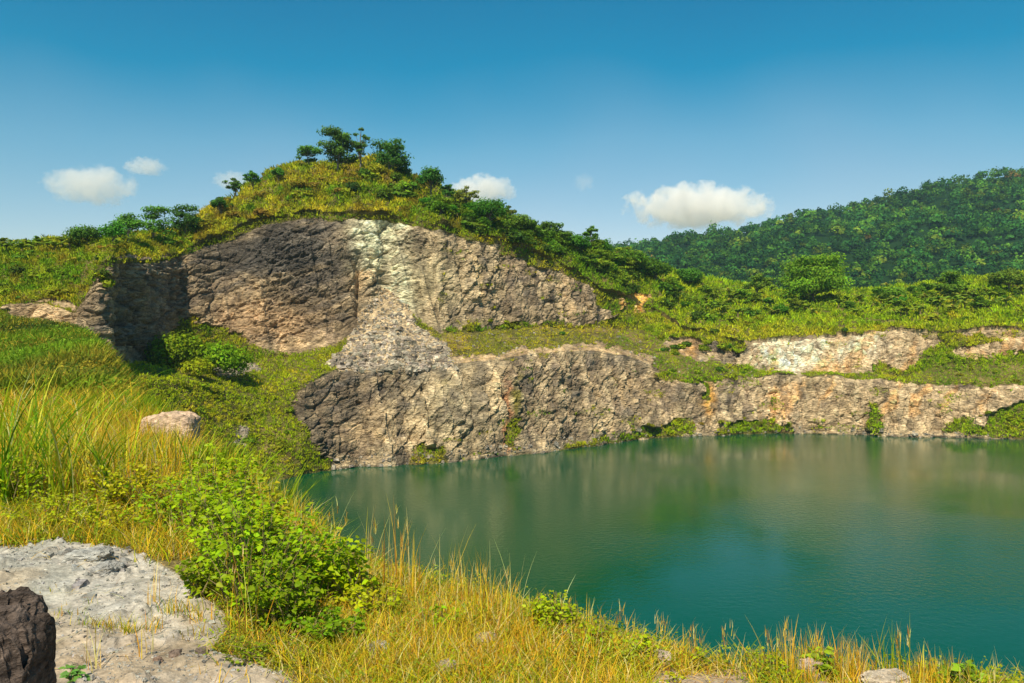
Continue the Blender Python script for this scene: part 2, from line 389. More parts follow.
base = mixc(base, (.055, .05, .05), np.clip((seg == 3)*vw_*smooth(.12, .4, vst)*smooth(300, 250, jy)*.75, 0, 1)); base = mixc(base, (.40, .33, .24), np.clip((seg <= 3)*vw_*smooth(-.15, -.4, vst)*.65*(~is_scree), 0, 1))
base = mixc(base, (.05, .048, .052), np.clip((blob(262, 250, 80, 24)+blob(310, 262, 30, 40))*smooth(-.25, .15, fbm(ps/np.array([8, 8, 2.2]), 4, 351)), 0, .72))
base = mixc(base, (.06, .055, .055), np.clip((seg == 1)*smooth(.0, .45, fbm(np.stack([jx/16, jy/26, jx*0], -1), 5, 352))*smooth(700, 640, jx)*.6, 0, 1))
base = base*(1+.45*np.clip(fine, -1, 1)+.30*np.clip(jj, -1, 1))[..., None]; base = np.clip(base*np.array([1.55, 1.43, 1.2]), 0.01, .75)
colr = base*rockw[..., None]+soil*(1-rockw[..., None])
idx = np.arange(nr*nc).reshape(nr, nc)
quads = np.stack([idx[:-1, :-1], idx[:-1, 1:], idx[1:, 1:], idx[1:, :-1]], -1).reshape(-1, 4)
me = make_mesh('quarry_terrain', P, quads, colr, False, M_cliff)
tag(link('quarry_terrain', me), kind='structure')
ppx, ppy = proj(P)

def locate(px, py, front=True):
    j = int(np.argmin(np.abs(cx-px))); c = ppy[:, j]
    ok = np.where((np.abs(c-py) < 2.0) & (seg[:, j] < 5))[0]
    if len(ok) == 0:
        i = int(np.argmin(np.abs(np.where(seg[:, j] < 5, c, 1e9)-py)))
    else:
        i = ok[int(np.argmin(P[ok, j, 1]))] if front else ok[int(np.argmin(np.abs(c[ok]-py)))]
    return P[i, j]

# ------------------------------------------------------------------ near bank: polar grid about the place the photographer stands
EDGE = np.array([(-75, 118), (-60, 104), (-47, 86), (-36, 66), (-26, 50), (-17.3, 33), (-11, 24), (-6.9, 16), (-4.35, 11.6), (-2.85, 8.7), (-1.5, 6.4),
                 (-.78, 5.55), (-.1, 5.0), (.5, 4.5), (.98, 4.2), (1.72, 4.0), (2.6, 3.85), (8, 3.7), (25, 5), (60, 15), (110, 45), (150, 90), (172, 135), (185, 180)], float)
def edge_dist(X, Y):
    best = np.full(X.shape, 1e9); sg = np.ones(X.shape)
    for i in range(len(EDGE)-1):
        a, b = EDGE[i], EDGE[i+1]; ab = b-a; L2 = (ab**2).sum()
        t = np.clip(((X-a[0])*ab[0]+(Y-a[1])*ab[1])/L2, 0, 1)
        dx = X-(a[0]+t*ab[0]); dy = Y-(a[1]+t*ab[1]); d = np.hypot(dx, dy)
        s = np.sign(ab[0]*dy-ab[1]*dx)       # left of travel = pit side
        n = d < best; best = np.where(n, d, best); sg = np.where(n, s, sg)
    return best*sg
OUT = [(-6, 6.35), (-4.6, 6.3), (-3.3, 6.2), (-2.35, 5.5), (-1.95, 4.9), (-1.6, 4.55), (-1.5, 4.1), (-1.05, 3.75), (-.8, 3.3), (-.8, 2.2), (-6, 2.2)]
def height(X, Y, fine=True):
    p = np.stack([X, Y, X*0], -1)
    s = edge_dist(X, Y)+.16*fbm(p/1.3, 3, 400)*smooth(1, 6, np.hypot(X, Y))
    z = CZ-1.6+.05*fbm(p/2.2, 3, 401)
    r = np.hypot(X, Y)
    z = z+.5*smooth(12, 40, r)*fbm(p/12, 3, 402)
    z = z+3.4*np.exp(-(((X+46)/20)**2+((Y-60)/17)**2))-17*smooth(64, 92, Y)*(X < 0)
    z = z-.35*smooth(8, 14, r)*smooth(45, 25, r)
    z = z+.10*np.exp(-(((X+3.3)/1.0)**2+((Y-5.4)/.55)**2))
    z = z-1.25*np.maximum(s, 0)*smooth(-.2, 1.0, s)-.06*smooth(-.5, 0, s)
    o = inpoly(X+.12*fbm(p/.5, 2, 404), Y+.12*fbm(p/.5, 2, 405), OUT)
    if fine:
        cc, ee = cells((p+.05*fbm(p/.1, 2, 409)[..., None])/.11, 410)
        z = z+.012*fbm(p/.12, 4, 403)+np.where(o & (r < 9), .05*fbm(p/.45, 5, 406)+.02*fbm(p/.09, 3, 408)+.050*np.clip(cc+.2, 0, 1)*smooth(0, .3, ee)*smooth(-.05, .2, fbm(p/.5+4, 3, 407)), 0)
    return np.maximum(z, -4), s, o
ang = np.radians(np.concatenate([np.arange(-180, -40, 4), np.arange(-40, 40, .16), np.arange(40, 181, 4)]))
rad = np.concatenate([[.02, .5, 1, 1.5, 2], np.geomspace(2.3, 12, 330), np.geomspace(12.3, 230, 170)])
RR, AA = np.meshgrid(rad, ang, indexing='ij')
X = RR*np.sin(AA); Y = RR*np.cos(AA)
Z, S, O = height(X, Y)
pn = np.stack([X, Y, Z], -1)
gn = fbm(pn/.6, 4, 420)*.5+.5; gf = fbm(pn/.15, 3, 421)*.5+.5; gl = fbm(pn/8, 3, 422)*.5+.5
gc = np.zeros(pn.shape)+np.array((.17, .13, .055))
gc = mixc(gc, (.34, .26, .14), smooth(.45, .7, gn)*.8); gc = mixc(gc, (.09, .10, .02), smooth(.5, .75, gf)*.6)
oc = np.zeros(pn.shape)+np.array((.45, .40, .345)); oc = mixc(oc, (.35, .33, .285), smooth(.45, .65, gn)*.8)
oc = mixc(oc, (.42, .32, .23), smooth(4.6, 4.0, Y)*.8*(.4+gf)); oc = mixc(oc, (.46, .43, .40), smooth(.55, .75, gf)*.5); oc = mixc(oc, (.40, .30, .20), smooth(.5, .65, fbm(pn/.4, 3, 424)*.5+.5)*.6)
gpx = CX+F*X/np.maximum(Y, .1)
bare = smooth(640, 665, gpx)*smooth(770, 745, gpx)*smooth(4.15, 4.0, Y)+.6*smooth(840, 860, gpx)*smooth(900, 880, gpx)*smooth(4.0, 3.9, Y)
gc = mixc(gc, (.46, .34, .24), np.clip(bare, 0, 1)*(RR < 8)*(Y > 0))
gc = np.where(O[..., None], oc, gc)
gc = mixc(gc, (.05, .085, .012), smooth(20, 32, RR)*.95)
gi = np.arange(X.size).reshape(X.shape)
gq = np.stack([gi[:-1, :-1], gi[:-1, 1:], gi[1:, 1:], gi[1:, :-1]], -1).reshape(-1, 4)
tag(link('bank_ground', make_mesh('bank_ground', pn, gq, gc, True, M_ground)), kind='structure')

# ------------------------------------------------------------------ wide ground, water
m, nt, N, L = new_mat('far_ground'); out = N.new('ShaderNodeOutputMaterial'); p = N.new('ShaderNodeBsdfPrincipled')
p.inputs['Roughness'].default_value = .9; nz = N.new('ShaderNodeTexNoise'); nz.inputs['Scale'].default_value = .02; nz.inputs['Detail'].default_value = 8
cr = N.new('ShaderNodeValToRGB'); cr.color_ramp.elements[0].color = (.04, .07, .015, 1); cr.color_ramp.elements[1].color = (.13, .13, .04, 1)
tc = N.new('ShaderNodeTexCoord'); L.new(tc.outputs['Object'], nz.inputs[0]); L.new(nz.outputs[0], cr.inputs[0]); L.new(cr.outputs[0], p.inputs['Base Color']); L.new(p.outputs[0], out.inputs[0])
g = np.array([(-6000, -6000, -5), (6000, -6000, -5), (6000, 6000, -5), (-6000, 6000, -5)], float)
tag(link('ground', make_mesh('ground', g, np.array([[0, 1, 2, 3]]), None, False, m)), kind='structure')

m, nt, N, L = new_mat('quarry_water'); out = N.new('ShaderNodeOutputMaterial'); p = N.new('ShaderNodeBsdfPrincipled')
p.inputs['Base Color'].default_value = (.002, .064, .023, 1); p.inputs['Roughness'].default_value = .06; p.inputs['IOR'].default_value = 1.33
tc = N.new('ShaderNodeTexCoord')
n1 = N.new('ShaderNodeTexNoise'); n1.inputs['Scale'].default_value = 1.6; n1.inputs['Detail'].default_value = 4; n1.inputs['Roughness'].default_value = .6
n2 = N.new('ShaderNodeTexNoise'); n2.inputs['Scale'].default_value = .035; n2.inputs['Detail'].default_value = 2
mr = N.new('ShaderNodeMapRange'); mr.inputs[1].default_value = .42; mr.inputs[2].default_value = .62; mr.inputs[3].default_value = .25; mr.inputs[4].default_value = 1.0
L.new(tc.outputs['Object'], n1.inputs[0]); L.new(tc.outputs['Object'], n2.inputs[0]); L.new(n2.outputs[0], mr.inputs[0])
mm = N.new('ShaderNodeMath'); mm.operation = 'MULTIPLY'; L.new(n1.outputs[0], mm.inputs[0]); L.new(mr.outputs[0], mm.inputs[1])
b = N.new('ShaderNodeBump'); b.inputs['Strength'].default_value = .5; b.inputs['Distance'].default_value = .13
L.new(mm.outputs[0], b.inputs['Height']); L.new(b.outputs[0], p.inputs['Normal']); L.new(p.outputs[0], out.inputs[0])
g = np.array([(-110, 2, 0), (215, 2, 0), (215, 190, 0), (-110, 190, 0)], float)
tag(link('water', make_mesh('water', g, np.array([[0, 1, 2, 3]]), None, False, m)), kind='structure')

# ------------------------------------------------------------------ far mountain
mx_ = np.linspace(-350, 1500, 230); my_ = np.linspace(0, 1, 90)
kxm = [200, 560, 620, 640, 680, 740, 800, 850, 900, 950, 1000, 1024, 1120, 1250, 1500, 2000]
kym = [300, 262, 252, 246, 240, 233, 217, 210, 197, 184, 176, 173, 160, 150, 175, 230]
MXp, MT = np.meshgrid(np.linspace(150, 1700, 300), my_, indexing='xy')
crest = np.interp(MXp, kxm, kym)+1.5*vnoise(np.stack([MXp/30, MXp*0, MXp*0], -1), 500)
Dm = 430+MT*470
zc = CZ+900*(CY-crest)/F
Zm = -5+(zc+5)*np.power(MT, .85)
Pm = np.stack([Dm*(MXp-CX)/F, Dm, Zm], -1)
Pm[..., 2] += 16*fbm(Pm*np.array([1, 1, 0])/90, 4, 510)*np.sin(np.pi*np.clip(MT, 0, 1))
back = Pm[-1:].copy(); back = np.concatenate([back*np.array([1.05, 1.08, .8]), back*np.array([1.3, 1.5, 0])-np.array([0, 0, 5])])
Pm = np.concatenate([Pm, back])
mi = np.arange(Pm.shape[0]*Pm.shape[1]).reshape(Pm.shape[:2])
mq = np.stack([mi[:-1, :-1], mi[:-1, 1:], mi[1:, 1:], mi[1:, :-1]], -1).reshape(-1, 4)
tag(link('mountain', make_mesh('mountain', Pm, mq, np.zeros(Pm.shape)+np.array((.015, .045, .012)), True, M_stuff)), kind='structure')

# ------------------------------------------------------------------ foliage builders
def tri_leaves(Cn, Nn, size, cc, aspect=1.0, r=None):
    """one irregular leaf quad (rhombus) per centre, facing Nn"""
    r = r or rng; n = len(Cn)
    Nn = Nn/(np.linalg.norm(Nn, axis=1, keepdims=True)+1e-9)
    a = np.cross(Nn, rot_dirs(n, r)); a /= np.linalg.norm(a, axis=1, keepdims=True)+1e-9
    b = np.cross(Nn, a); s = (size*r.uniform(.6, 1.3, n))[:, None] if np.ndim(size) == 0 else (size*r.uniform(.6, 1.3, n))[:, None]
    V = np.stack([Cn-a*s, Cn-b*s*.45*aspect+Nn*s*.12, Cn+a*s, Cn+b*s*.45*aspect+Nn*s*.12], 1)
    Fq = np.arange(n*4).reshape(n, 4)
    return V.reshape(-1, 3), Fq, np.repeat(cc, 4, axis=0)

def jitter_col(c, n, amt=.25, r=None, hue=.35):
    r = r or rng
    v = 1+amt*r.normal(size=(n, 1)); h = 1+amt*hue*r.normal(size=(n, 3))
    return np.clip(np.asarray(c)*v*h, .003, .9)

class Acc:
    def __init__(s): s.V = []; s.Q = []; s.T = []; s.C = []; s.n = 0
    def add(s, V, Fc, C):
        V = np.asarray(V, float).reshape(-1, 3); Fc = np.asarray(Fc)
        if len(V) == 0: return
        (s.Q if Fc.shape[1] == 4 else s.T).append(Fc+s.n); s.V.append(V); s.C.append(np.broadcast_to(C, V.shape).reshape(-1, 3)); s.n += len(V)
    def mesh(s, name, mat, sm=False):
        F_ = []
        if s.Q: F_.append(np.concatenate(s.Q))
        if s.T: F_.append(np.concatenate(s.T))
        return make_mesh(name, np.concatenate(s.V), F_, np.concatenate(s.C), sm, mat)

def tube(acc, pts, radii, c=(.2, .15, .1), k=5):
    pts = np.asarray(pts, float); n = len(pts); V = []
    for i in range(n):
        d = pts[min(i+1, n-1)]-pts[max(i-1, 0)]; d /= np.linalg.norm(d)+1e-9
        u = np.cross(d, (1, 0, .1)); u /= np.linalg.norm(u)+1e-9; w = np.cross(d, u)
        for a in range(k):
            t = 2*math.pi*a/k; V.append(pts[i]+radii[i]*(math.cos(t)*u+math.sin(t)*w))
    Q = [[i*k+a, i*k+(a+1) % k, (i+1)*k+(a+1) % k, (i+1)*k+a] for i in range(n-1) for a in range(k)]
    acc.add(V, np.array(Q), np.array(c))

def tree_meshes(seed, style, H=8.0, W=7.0, c=(.04, .085, .02), leaf=.28, dens=1.0):
    """returns trunk mesh, crown mesh (origin at the foot)"""
    r = np.random.default_rng(seed); tr = Acc(); cr_ = Acc()
    lean = r.normal(size=2)*.05*H
    top = np.array([lean[0], lean[1], H*.9])
    tp = [np.array([0, 0, -.5])]+[np.array([lean[0]*t+.12*r.normal(), lean[1]*t+.12*r.normal(), H*.9*t]) for t in (.25, .5, .75, 1)]
    tube(tr, tp, [H*.03, H*.024, H*.018, H*.012, H*.004])
    cl = []
    if style == 'tier':
        nt_ = max(4, int(H/1.3))
        for i in range(nt_):
            t = .38+.6*i/(nt_-1); z = H*t; w = W*.5*(.55+.45*math.sin(math.pi*min(1, .25+t*.6)))
            for k in range(r.integers(4, 7)):
                a = r.uniform(0, 6.28); d = w*r.uniform(.15, .95); cl.append((np.array([lean[0]*t+math.cos(a)*d, lean[1]*t+math.sin(a)*d, z+r.normal()*.25]), W*.20*r.uniform(.7, 1.25), .5))
    elif style == 'umbrella':
        for k in range(14):
            a = r.uniform(0, 6.28); d = W*.42*math.sqrt(r.uniform(0, 1)); cl.append((np.array([lean[0]+math.cos(a)*d, lean[1]+math.sin(a)*d, H*(.9-.22*(d/W*2)**2)+r.normal()*.2]), W*.17, .5))
        for k in range(4):
            a = r.uniform(0, 6.28); d = W*.3; cl.append((np.array([math.cos(a)*d, math.sin(a)*d, H*.55+r.normal()*.3]), W*.12, .4))
    elif style == 'round':
        for k in range(26):
            v = rot_dirs(1, r)[0]; v[2] = abs(v[2])*1.0-.25; d = r.uniform(.45, .85)
            cl.append((np.array([v[0]*W*.5*d+lean[0]*.5, v[1]*W*.5*d+lean[1]*.5, H*.56+v[2]*H*.42*d]), W*.17*r.uniform(.8, 1.2), .8))
    elif style == 'airy':
        for k in range(24):
            v = rot_dirs(1, r)[0]; d = r.uniform(.3, 1)
            cl.append((np.array([v[0]*W*.48*d+lean[0]*.7, v[1]*W*.48*d+lean[1]*.7, H*.66+v[2]*H*.3*d]), W*.11*r.uniform(.7, 1.2), .5))
    for (cc, rad_, fl) in cl:
        base_t = min(.95, max(.25, cc[2]/H-.22)); b0 = np.array([lean[0]*base_t, lean[1]*base_t, H*.9*base_t])
        mid_ = (b0+cc)/2+np.array([0, 0, -.15]); tube(tr, [b0, mid_, cc], [H*.009, H*.006, H*.003], k=4)
        n = int(60*dens*(rad_/1.2)**1.4)+22
        v = rot_dirs(n, r)*r.uniform(.2, 1.35, (n, 1))**.8
        Cn = cc+v*rad_*np.array([1, 1, fl])
        nn = v*np.array([1, 1, 1/fl])+.9*rot_dirs(n, r)+np.array([-.2, -.4, .4])
        cr_.add(*tri_leaves(Cn, nn, leaf, jitter_col(np.array(c)*r.uniform(.8, 1.25), n, .25, r), 1.2, r))
    return tr.mesh('trunk', M_bark), cr_.mesh('crown', M_leaf)

def put_tree(name, label, cat, mt, loc, rz, sc, group=None, wide=1.0):
    e = bpy.data.objects.new(name, None); col.objects.link(e); e.location = loc; e.rotation_euler = (0, 0, rz); e.scale = (sc*wide, sc*wide, sc)
    link('trunk', mt[0], e); link('crown', mt[1], e)
    return tag(e, label, cat, group)

def shrub_mesh(seed, c, R=1.2, n=260, leaf=.2, flat=.8):
    r = np.random.default_rng(seed); a = Acc()
    for k in range(7):
        v = rot_dirs(1, r)[0]; v[2] = abs(v[2])*.6; cc = v*R*.45+np.array([0, 0, R*.35]); rr = R*r.uniform(.4, .62)
        m_ = n//7; u = rot_dirs(m_, r)*r.uniform(.5, 1.05, (m_, 1))
        a.add(*tri_leaves(cc+u*rr*np.array([1, 1, flat]), u+.6*rot_dirs(m_, r)+np.array([0, 0, .3]), leaf, jitter_col(np.array(c)*r.uniform(.8, 1.2), m_, .25, r), 1.2, r))
    return a.mesh('shrub', M_leaf)

def banana_meshes(seed, c=(.07, .16, .02)):
    r = np.random.default_rng(seed); st = Acc(); lf = Acc()
    tube(st, [(0, 0, -.3), (0, 0, .9), (.05, 0, 1.8)], [.16, .13, .08])
    for k in range(9):
        a = k*2.4+r.uniform(-.3, .3); up = r.uniform(.8, 1.4); Ln = r.uniform(1.5, 2.3); d = np.array([math.cos(a), math.sin(a), 0]); sd = np.array([-d[1], d[0], 0])
        pts = []; n = 7
        for i in range(n):
            t = i/(n-1); pts.append(np.array([.05, 0, 1.7])+d*Ln*t*math.cos(up*.7)+np.array([0, 0, Ln*(math.sin(up)*t-.75*t*t)]))
        V = []; 
        for i, p_ in enumerate(pts):
            w = .27*math.sin(math.pi*min(1, .08+.92*i/(n-1)))**.6; V += [p_-sd*w-np.array([0, 0, w*.35]), p_, p_+sd*w-np.array([0, 0, w*.35])]
        Q = []
        for i in range(n-1):
            Q += [[3*i, 3*i+1, 3*i+4, 3*i+3], [3*i+1, 3*i+2, 3*i+5, 3*i+4]]
        lf.add(V, np.array(Q), np.array(c)*r.uniform(.7, 1.4)*np.array([r.uniform(.8, 1.5), 1, 1]))
    return st.mesh('stem', M_stem), lf.mesh('leaves', M_leaf)

# ------------------------------------------------------------------ forest on the mountain
acc = Acc(); fr = np.random.default_rng(21)
n = 5800
u = fr.uniform(0, 1, n); v = fr.uniform(.0, 1.0, n)**.8
ii = np.clip((v*(len(my_)-1)).astype(int), 0, len(my_)-1); jj = (fr.uniform(0.12, .92, n)*299).astype(int)
pos = Pm[ii, jj]+np.stack([fr.normal(size=n)*2.5, fr.normal(size=n)*3, np.zeros(n)], -1)
tone = fbm(pos/60, 3, 600)
kinds = np.array([(.045, .14, .02), (.09, .20, .018), (.028, .10, .022), (.15, .22, .018), (.18, .12, .03)])
for k in range(n):
    R = fr.lognormal(1.5, .28); R = min(R, 9.0); H = R*fr.uniform(1.5, 2.3)
    ki = fr.choice(5, p=[.40, .24, .28, .075, .005]); cc = kinds[ki]*(1+.6*tone[k])*fr.uniform(.5, 1.5)
    m_ = 72; w = rot_dirs(m_, fr); w[:, 2] = np.abs(w[:, 2])*1.1-.2
    lump = 1+.28*np.sin(w[:, 0]*5+k)*np.cos(w[:, 1]*4+k*2)
    Cn = pos[k]+np.array([0, 0, H*.45])+w*lump[:, None]*np.array([R, R, H*.5])*fr.uniform(.75, 1.05, (m_, 1))
    acc.add(*tri_leaves(Cn, w+.5*rot_dirs(m_, fr), 1.25, jitter_col(cc, m_, .2, fr), 1.6, fr))
tag(link('forest', acc.mesh('forest', M_stuff)), 'dense green wood covering the far mountain slope', 'forest', kind='stuff')

# ------------------------------------------------------------------ hillside grass (stuff)
def tufts(pos, size, colr_, blades=7, r=None, lean=.45, width=.13):
    r = r or rng; n = len(pos); k = n*blades
    p = np.repeat(pos, blades, 0); s = np.repeat(size, blades); c = np.repeat(colr_, blades, 0)
    a = r.uniform(0, 6.28, k); off = np.stack([np.cos(a), np.sin(a), np.zeros(k)], -1)
    L_ = s*r.uniform(.55, 1.2, k); ln = r.uniform(.15, lean*2, k)
    b = p+off*(s*.28*r.uniform(0, 1, k))[:, None]-np.array([0, 0, .1])
    tip = b+off*(L_*ln)[:, None]+np.array([0, 0, 1.])*(L_)[:, None]
    a2 = r.uniform(0, 6.28, k); sd = np.stack([np.cos(a2), np.sin(a2), np.zeros(k)], -1)*(s*width)[:, None]
    md = b*.45+tip*.55+np.array([0, 0, 1.])*(L_*.08)[:, None]
    V = np.stack([b-sd*.6, b+sd*.6, md+sd, tip, md-sd], 1).reshape(-1, 3)
    i = np.arange(k)*5
    Q = np.stack([i, i+1, i+2, i+4], -1); T = np.stack([i+4, i+2, i+3], -1)
    cj = c*(1+.22*r.normal(size=(k, 1)))*(1+.07*r.normal(size=(k, 3)))
    C5 = np.repeat(np.clip(cj, .004, .8), 5, 0)
    return V, Q, T, C5
def emit_tufts(acc, *a, **k):
    V, Q, T, C5 = tufts(*a, **k)
    acc.Q.append(Q+acc.n); acc.T.append(T+acc.n); acc.V.append(V); acc.C.append(C5); acc.n += len(V)

hr = np.random.default_rng(31)
vis = (ppx > -60) & (ppx < 1100) & (seg < 5) & (seg > 0)
area = np.abs(np.gradient(ppy, axis=0))*np.gradient(cx)[None, :]+.25
wgt = (np.clip(veg, 0, 1)**1.5)*area*vis*(P[..., 2] > .3)
cum = np.cumsum(wgt.ravel()); nT = 78000
pick = np.searchsorted(cum, hr.uniform(0, cum[-1], nT)); pi, pj = np.unravel_index(pick, veg.shape)
Pt = P[pi, pj]+np.stack([hr.normal(size=nT)*.25, hr.normal(size=nT)*.4, np.zeros(nT)], -1)
tx, ty = ppx[pi, pj], ppy[pi, pj]; sgT = seg[pi, pj]; ttT = tt[pi, pj]
tn = fbm(np.stack([tx/16, ty/10, tx*0], -1), 3, 700); tn2 = fbm(np.stack([tx/5, ty/4, tx*0], -1), 2, 710)
green = np.array((.11, .20, .012)); olive = np.array((.27, .27, .018)); gold = np.array((.46, .33, .035)); bright = np.array((.24, .34, .014)); dk = np.array((.05, .10, .012))
tc_ = np.zeros((nT, 3))+olive; VB = np.array([1.3, 1.42, .8])
def mx(c, t): 
    global tc_
    t = np.clip(t, 0, 1)[:, None]; tc_ = tc_*(1-t)+c*t
mx(gold, smooth(.1, .5, tn)*.75)
mx(green, smooth(.0, -.4, tn)*.9)
top = (sgT >= 4)
mx(gold, (top & (ttT < .25) & (tx < 600) & (sgT == 4))*smooth(-.4, .3, tn2)*.5)
mx(green, top*smooth(380, 480, tx)*smooth(720, 600, tx)*.7)
mx(np.array((.28, .36, .012)), smooth(600, 700, tx)*.75*smooth(-.3, .2, tn2+.2)); mx(gold, smooth(640, 720, tx)*smooth(352, 338, ty)*smooth(322, 332, ty)*.45)
mx(np.array((.32, .33, .012)), smooth(350, 300, tx)*smooth(340, 370, ty)*.8); mx(gold, smooth(350, 300, tx)*smooth(340, 370, ty)*smooth(.1, .4, tn)*.6); mx(green, smooth(350, 300, tx)*smooth(340, 370, ty)*smooth(.0, -.3, tn2)*.5)
mx(gold, ((sgT == 2) & (tx > 430) & (tx < 600))*.5); mx(green, (tx < 110)*smooth(300, 270, ty)*.4); mx(dk, smooth(.15, .5, tn2)*.6*np.where((tx < 345) & (ty > 350), .25, 1)); brown = np.array((.17, .09, .02)); mx(brown, top*(tx < 560)*smooth(.05, .35, fbm(np.stack([tx/9, ty/6, tx*0], -1), 3, 730))*.6)
tc_ = tc_*VB
size = np.where(top, .80, .6)*hr.uniform(.6, 1.4, nT)*np.clip(Pt[:, 1]/165, .7, 1.8)*(.6+.4*veg[pi, pj])
size = np.where((sgT == 2) & (tx > 430), size*.7, size)
acc = Acc(); half = hr.random(nT) < .55
emit_tufts(acc, Pt[half], size[half], tc_[half], blades=6, r=hr, width=.12)
def mounds(acc, pos, size, cc, r, k=11, ls=.2):
    n = len(pos); v = rot_dirs(n*k, r); v[:, 2] = np.abs(v[:, 2]); s = np.repeat(size, k)
    Cn = np.repeat(pos, k, 0)+v*(s*r.uniform(.35, .75, n*k))[:, None]*np.array([1.25, 1.25, .95])
    c = np.clip(np.repeat(cc*(1+.15*r.normal(size=(n, 1))), k, 0)*(1+.2*r.normal(size=(n*k, 1))), .004, .8)
    V, Q, C_ = tri_leaves(Cn, v+.6*rot_dirs(n*k, r)+np.array([0, 0, .2]), ls*s, c, 1.3, r); acc.add(V, Q, C_)
mounds(acc, Pt[~half], size[~half]*.95, tc_[~half], hr)
tag(link('hillside_grass', acc.mesh('hillside_grass', M_stuff)), 'rough yellow and green grass covering the quarry benches and hilltop', 'grass', kind='stuff')

# near plateau left side mid-distance grass (12..95 m)
nT = 15000
Rm = np.exp(hr.uniform(math.log(11), math.log(92), nT)); Am = np.radians(hr.uniform(-37, 10, nT)); Xm = Rm*np.sin(Am); Ym = Rm*np.cos(Am)
Zt, St, Ot = height(Xm, Ym, False); k = (St < 3.0) & (Zt > .5)
Xm, Ym, Zt, Rm = Xm[k], Ym[k], Zt[k], Rm[k]; nn_ = len(Xm)
tn = fbm(np.stack([Xm/5, Ym/8, Xm*0], -1), 3, 720)
cc = np.where((tn > .05)[:, None], gold, bright)*(.9+.3*tn[:, None]); fg = smooth(24, 40, Rm+14*fbm(np.stack([Xm/3, Ym/5, Xm*0], -1), 3, 725))[:, None]; cc = cc*(1-fg)+np.where((tn > .25)[:, None], olive, np.array((.09, .17, .012)))*fg
acc = Acc(); P3 = np.stack([Xm, Ym, Zt], -1); sz3 = hr.uniform(.3, .9, nn_); k1 = Rm < 30
emit_tufts(acc, P3[k1], sz3[k1]*.72, cc[k1], blades=14, r=hr, width=.016, lean=.5)
emit_tufts(acc, P3[~k1], sz3[~k1]*.6, cc[~k1], blades=9, r=hr, width=.05, lean=.5)
nn_ = 15000; Rm = hr.uniform(30, 84, nn_); Am = np.radians(hr.uniform(-36, -19, nn_)); Xm = Rm*np.sin(Am); Ym = Rm*np.cos(Am); Zt, St, Ot = height(Xm, Ym, False)
tn = fbm(np.stack([Xm/1.8, Ym/12, Xm*0], -1), 4, 721)[:, None]; t2 = fbm(np.stack([Xm/3, Ym/22, Xm*0], -1), 4, 722)[:, None]; isg = (fbm(np.stack([Xm/1.6, Ym/16, Xm*0], -1), 4, 723)+.25*hr.normal(size=nn_) > .22)[:, None]
cc = np.array((.15, .25, .010))*(1+1.1*tn)+smooth(.1, .4, t2)*np.array((.16, .10, 0.005)); cc = np.where(isg, np.array((.36, .29, .03)), np.clip(cc, .02, 1))
emit_tufts(acc, np.stack([Xm, Ym, Zt], -1), hr.uniform(.3, .75, nn_)*(1+.9*t2[:, 0]), cc, blades=8, r=hr, width=.035, lean=.5)
sel = hr.random(nn_) < .3; mounds(acc, np.stack([Xm, Ym, Zt], -1)[sel], hr.uniform(.5, 1.1, sel.sum()), cc[sel]*.9, hr, 26, .085)
M = acc
tag(link('bank_grass', acc.mesh('bank_grass', M_stuff)), 'green and straw coloured grass on the left bank beyond the boulder', 'grass', kind='stuff')

# ------------------------------------------------------------------ stones
def blocks(pos, size, colr_, r, squash=.7):
    n = len(pos); base = np.array([(-1, -1, -1), (1, -1, -1), (1, 1, -1), (-1, 1, -1), (-1, -1, 1), (1, -1, 1), (1, 1, 1), (-1, 1, 1)], float)
    V = base[None]*r.uniform(.45, 1.0, (n, 8, 3)); V[:, 4:, :2] *= .75
    V *= (size[:, None, None]*.5)*np.array([1, 1, squash])*r.uniform(.6, 1.3, (n, 1, 3))
    a = r.uniform(0, 6.28, n); t = r.normal(size=n)*.4
    ct, st = np.cos(t)[:, None], np.sin(t)[:, None]
    y, z = V[..., 1]*ct-V[..., 2]*st, V[..., 1]*st+V[..., 2]*ct
    ca, sa = np.cos(a)[:, None], np.sin(a)[:, None]
    x, y = V[..., 0]*ca-y*sa, V[..., 0]*sa+y*ca
    V = np.stack([x, y, z], -1)+pos[:, None]
    f = np.array([[0, 3, 2, 1], [4, 5, 6, 7], [0, 1, 5, 4], [1, 2, 6, 5], [2, 3, 7, 6], [3, 0, 4, 7]])
    Q = (np.arange(n)[:, None, None]*8+f[None]).reshape(-1, 4)
    return V.reshape(-1, 3), Q, np.repeat(colr_, 8, 0)

sr = np.random.default_rng(41)
w = is_scree*area; cum = np.cumsum(w.ravel()); n = 3800
pi, pj = np.unravel_index(np.searchsorted(cum, sr.uniform(0, cum[-1], n)), veg.shape)
sz = sr.lognormal(-.75, .45, n)*(.55+.6*smooth(300, 360, ppy[pi, pj])); sz = np.clip(sz*1.25, .15, 1.8)
acc = Acc(); acc.add(*blocks(P[pi, pj], sz, jitter_col((.40, .335, .26), n, .3, sr, .08), sr))
w = soilmix*area+.25*((seg == 1) & (tt < .12) & (bpx > 330))*area+.10*((seg == 2) & (bpx > 440) & (bpx < 760))*area
cum = np.cumsum(w.ravel()); n = 1300
pi, pj = np.unravel_index(np.searchsorted(cum, sr.uniform(0, cum[-1], n)), veg.shape)
acc.add(*blocks(P[pi, pj], np.clip(sr.lognormal(-.9, .5, n), .15, 1.2), jitter_col((.30, .26, .21), n, .2, sr, .1), sr))
tag(link('scree', acc.mesh('scree', M_cliff)), 'fan of broken tan rubble fallen below the pale chute and along the ledges', 'scree', kind='stuff')

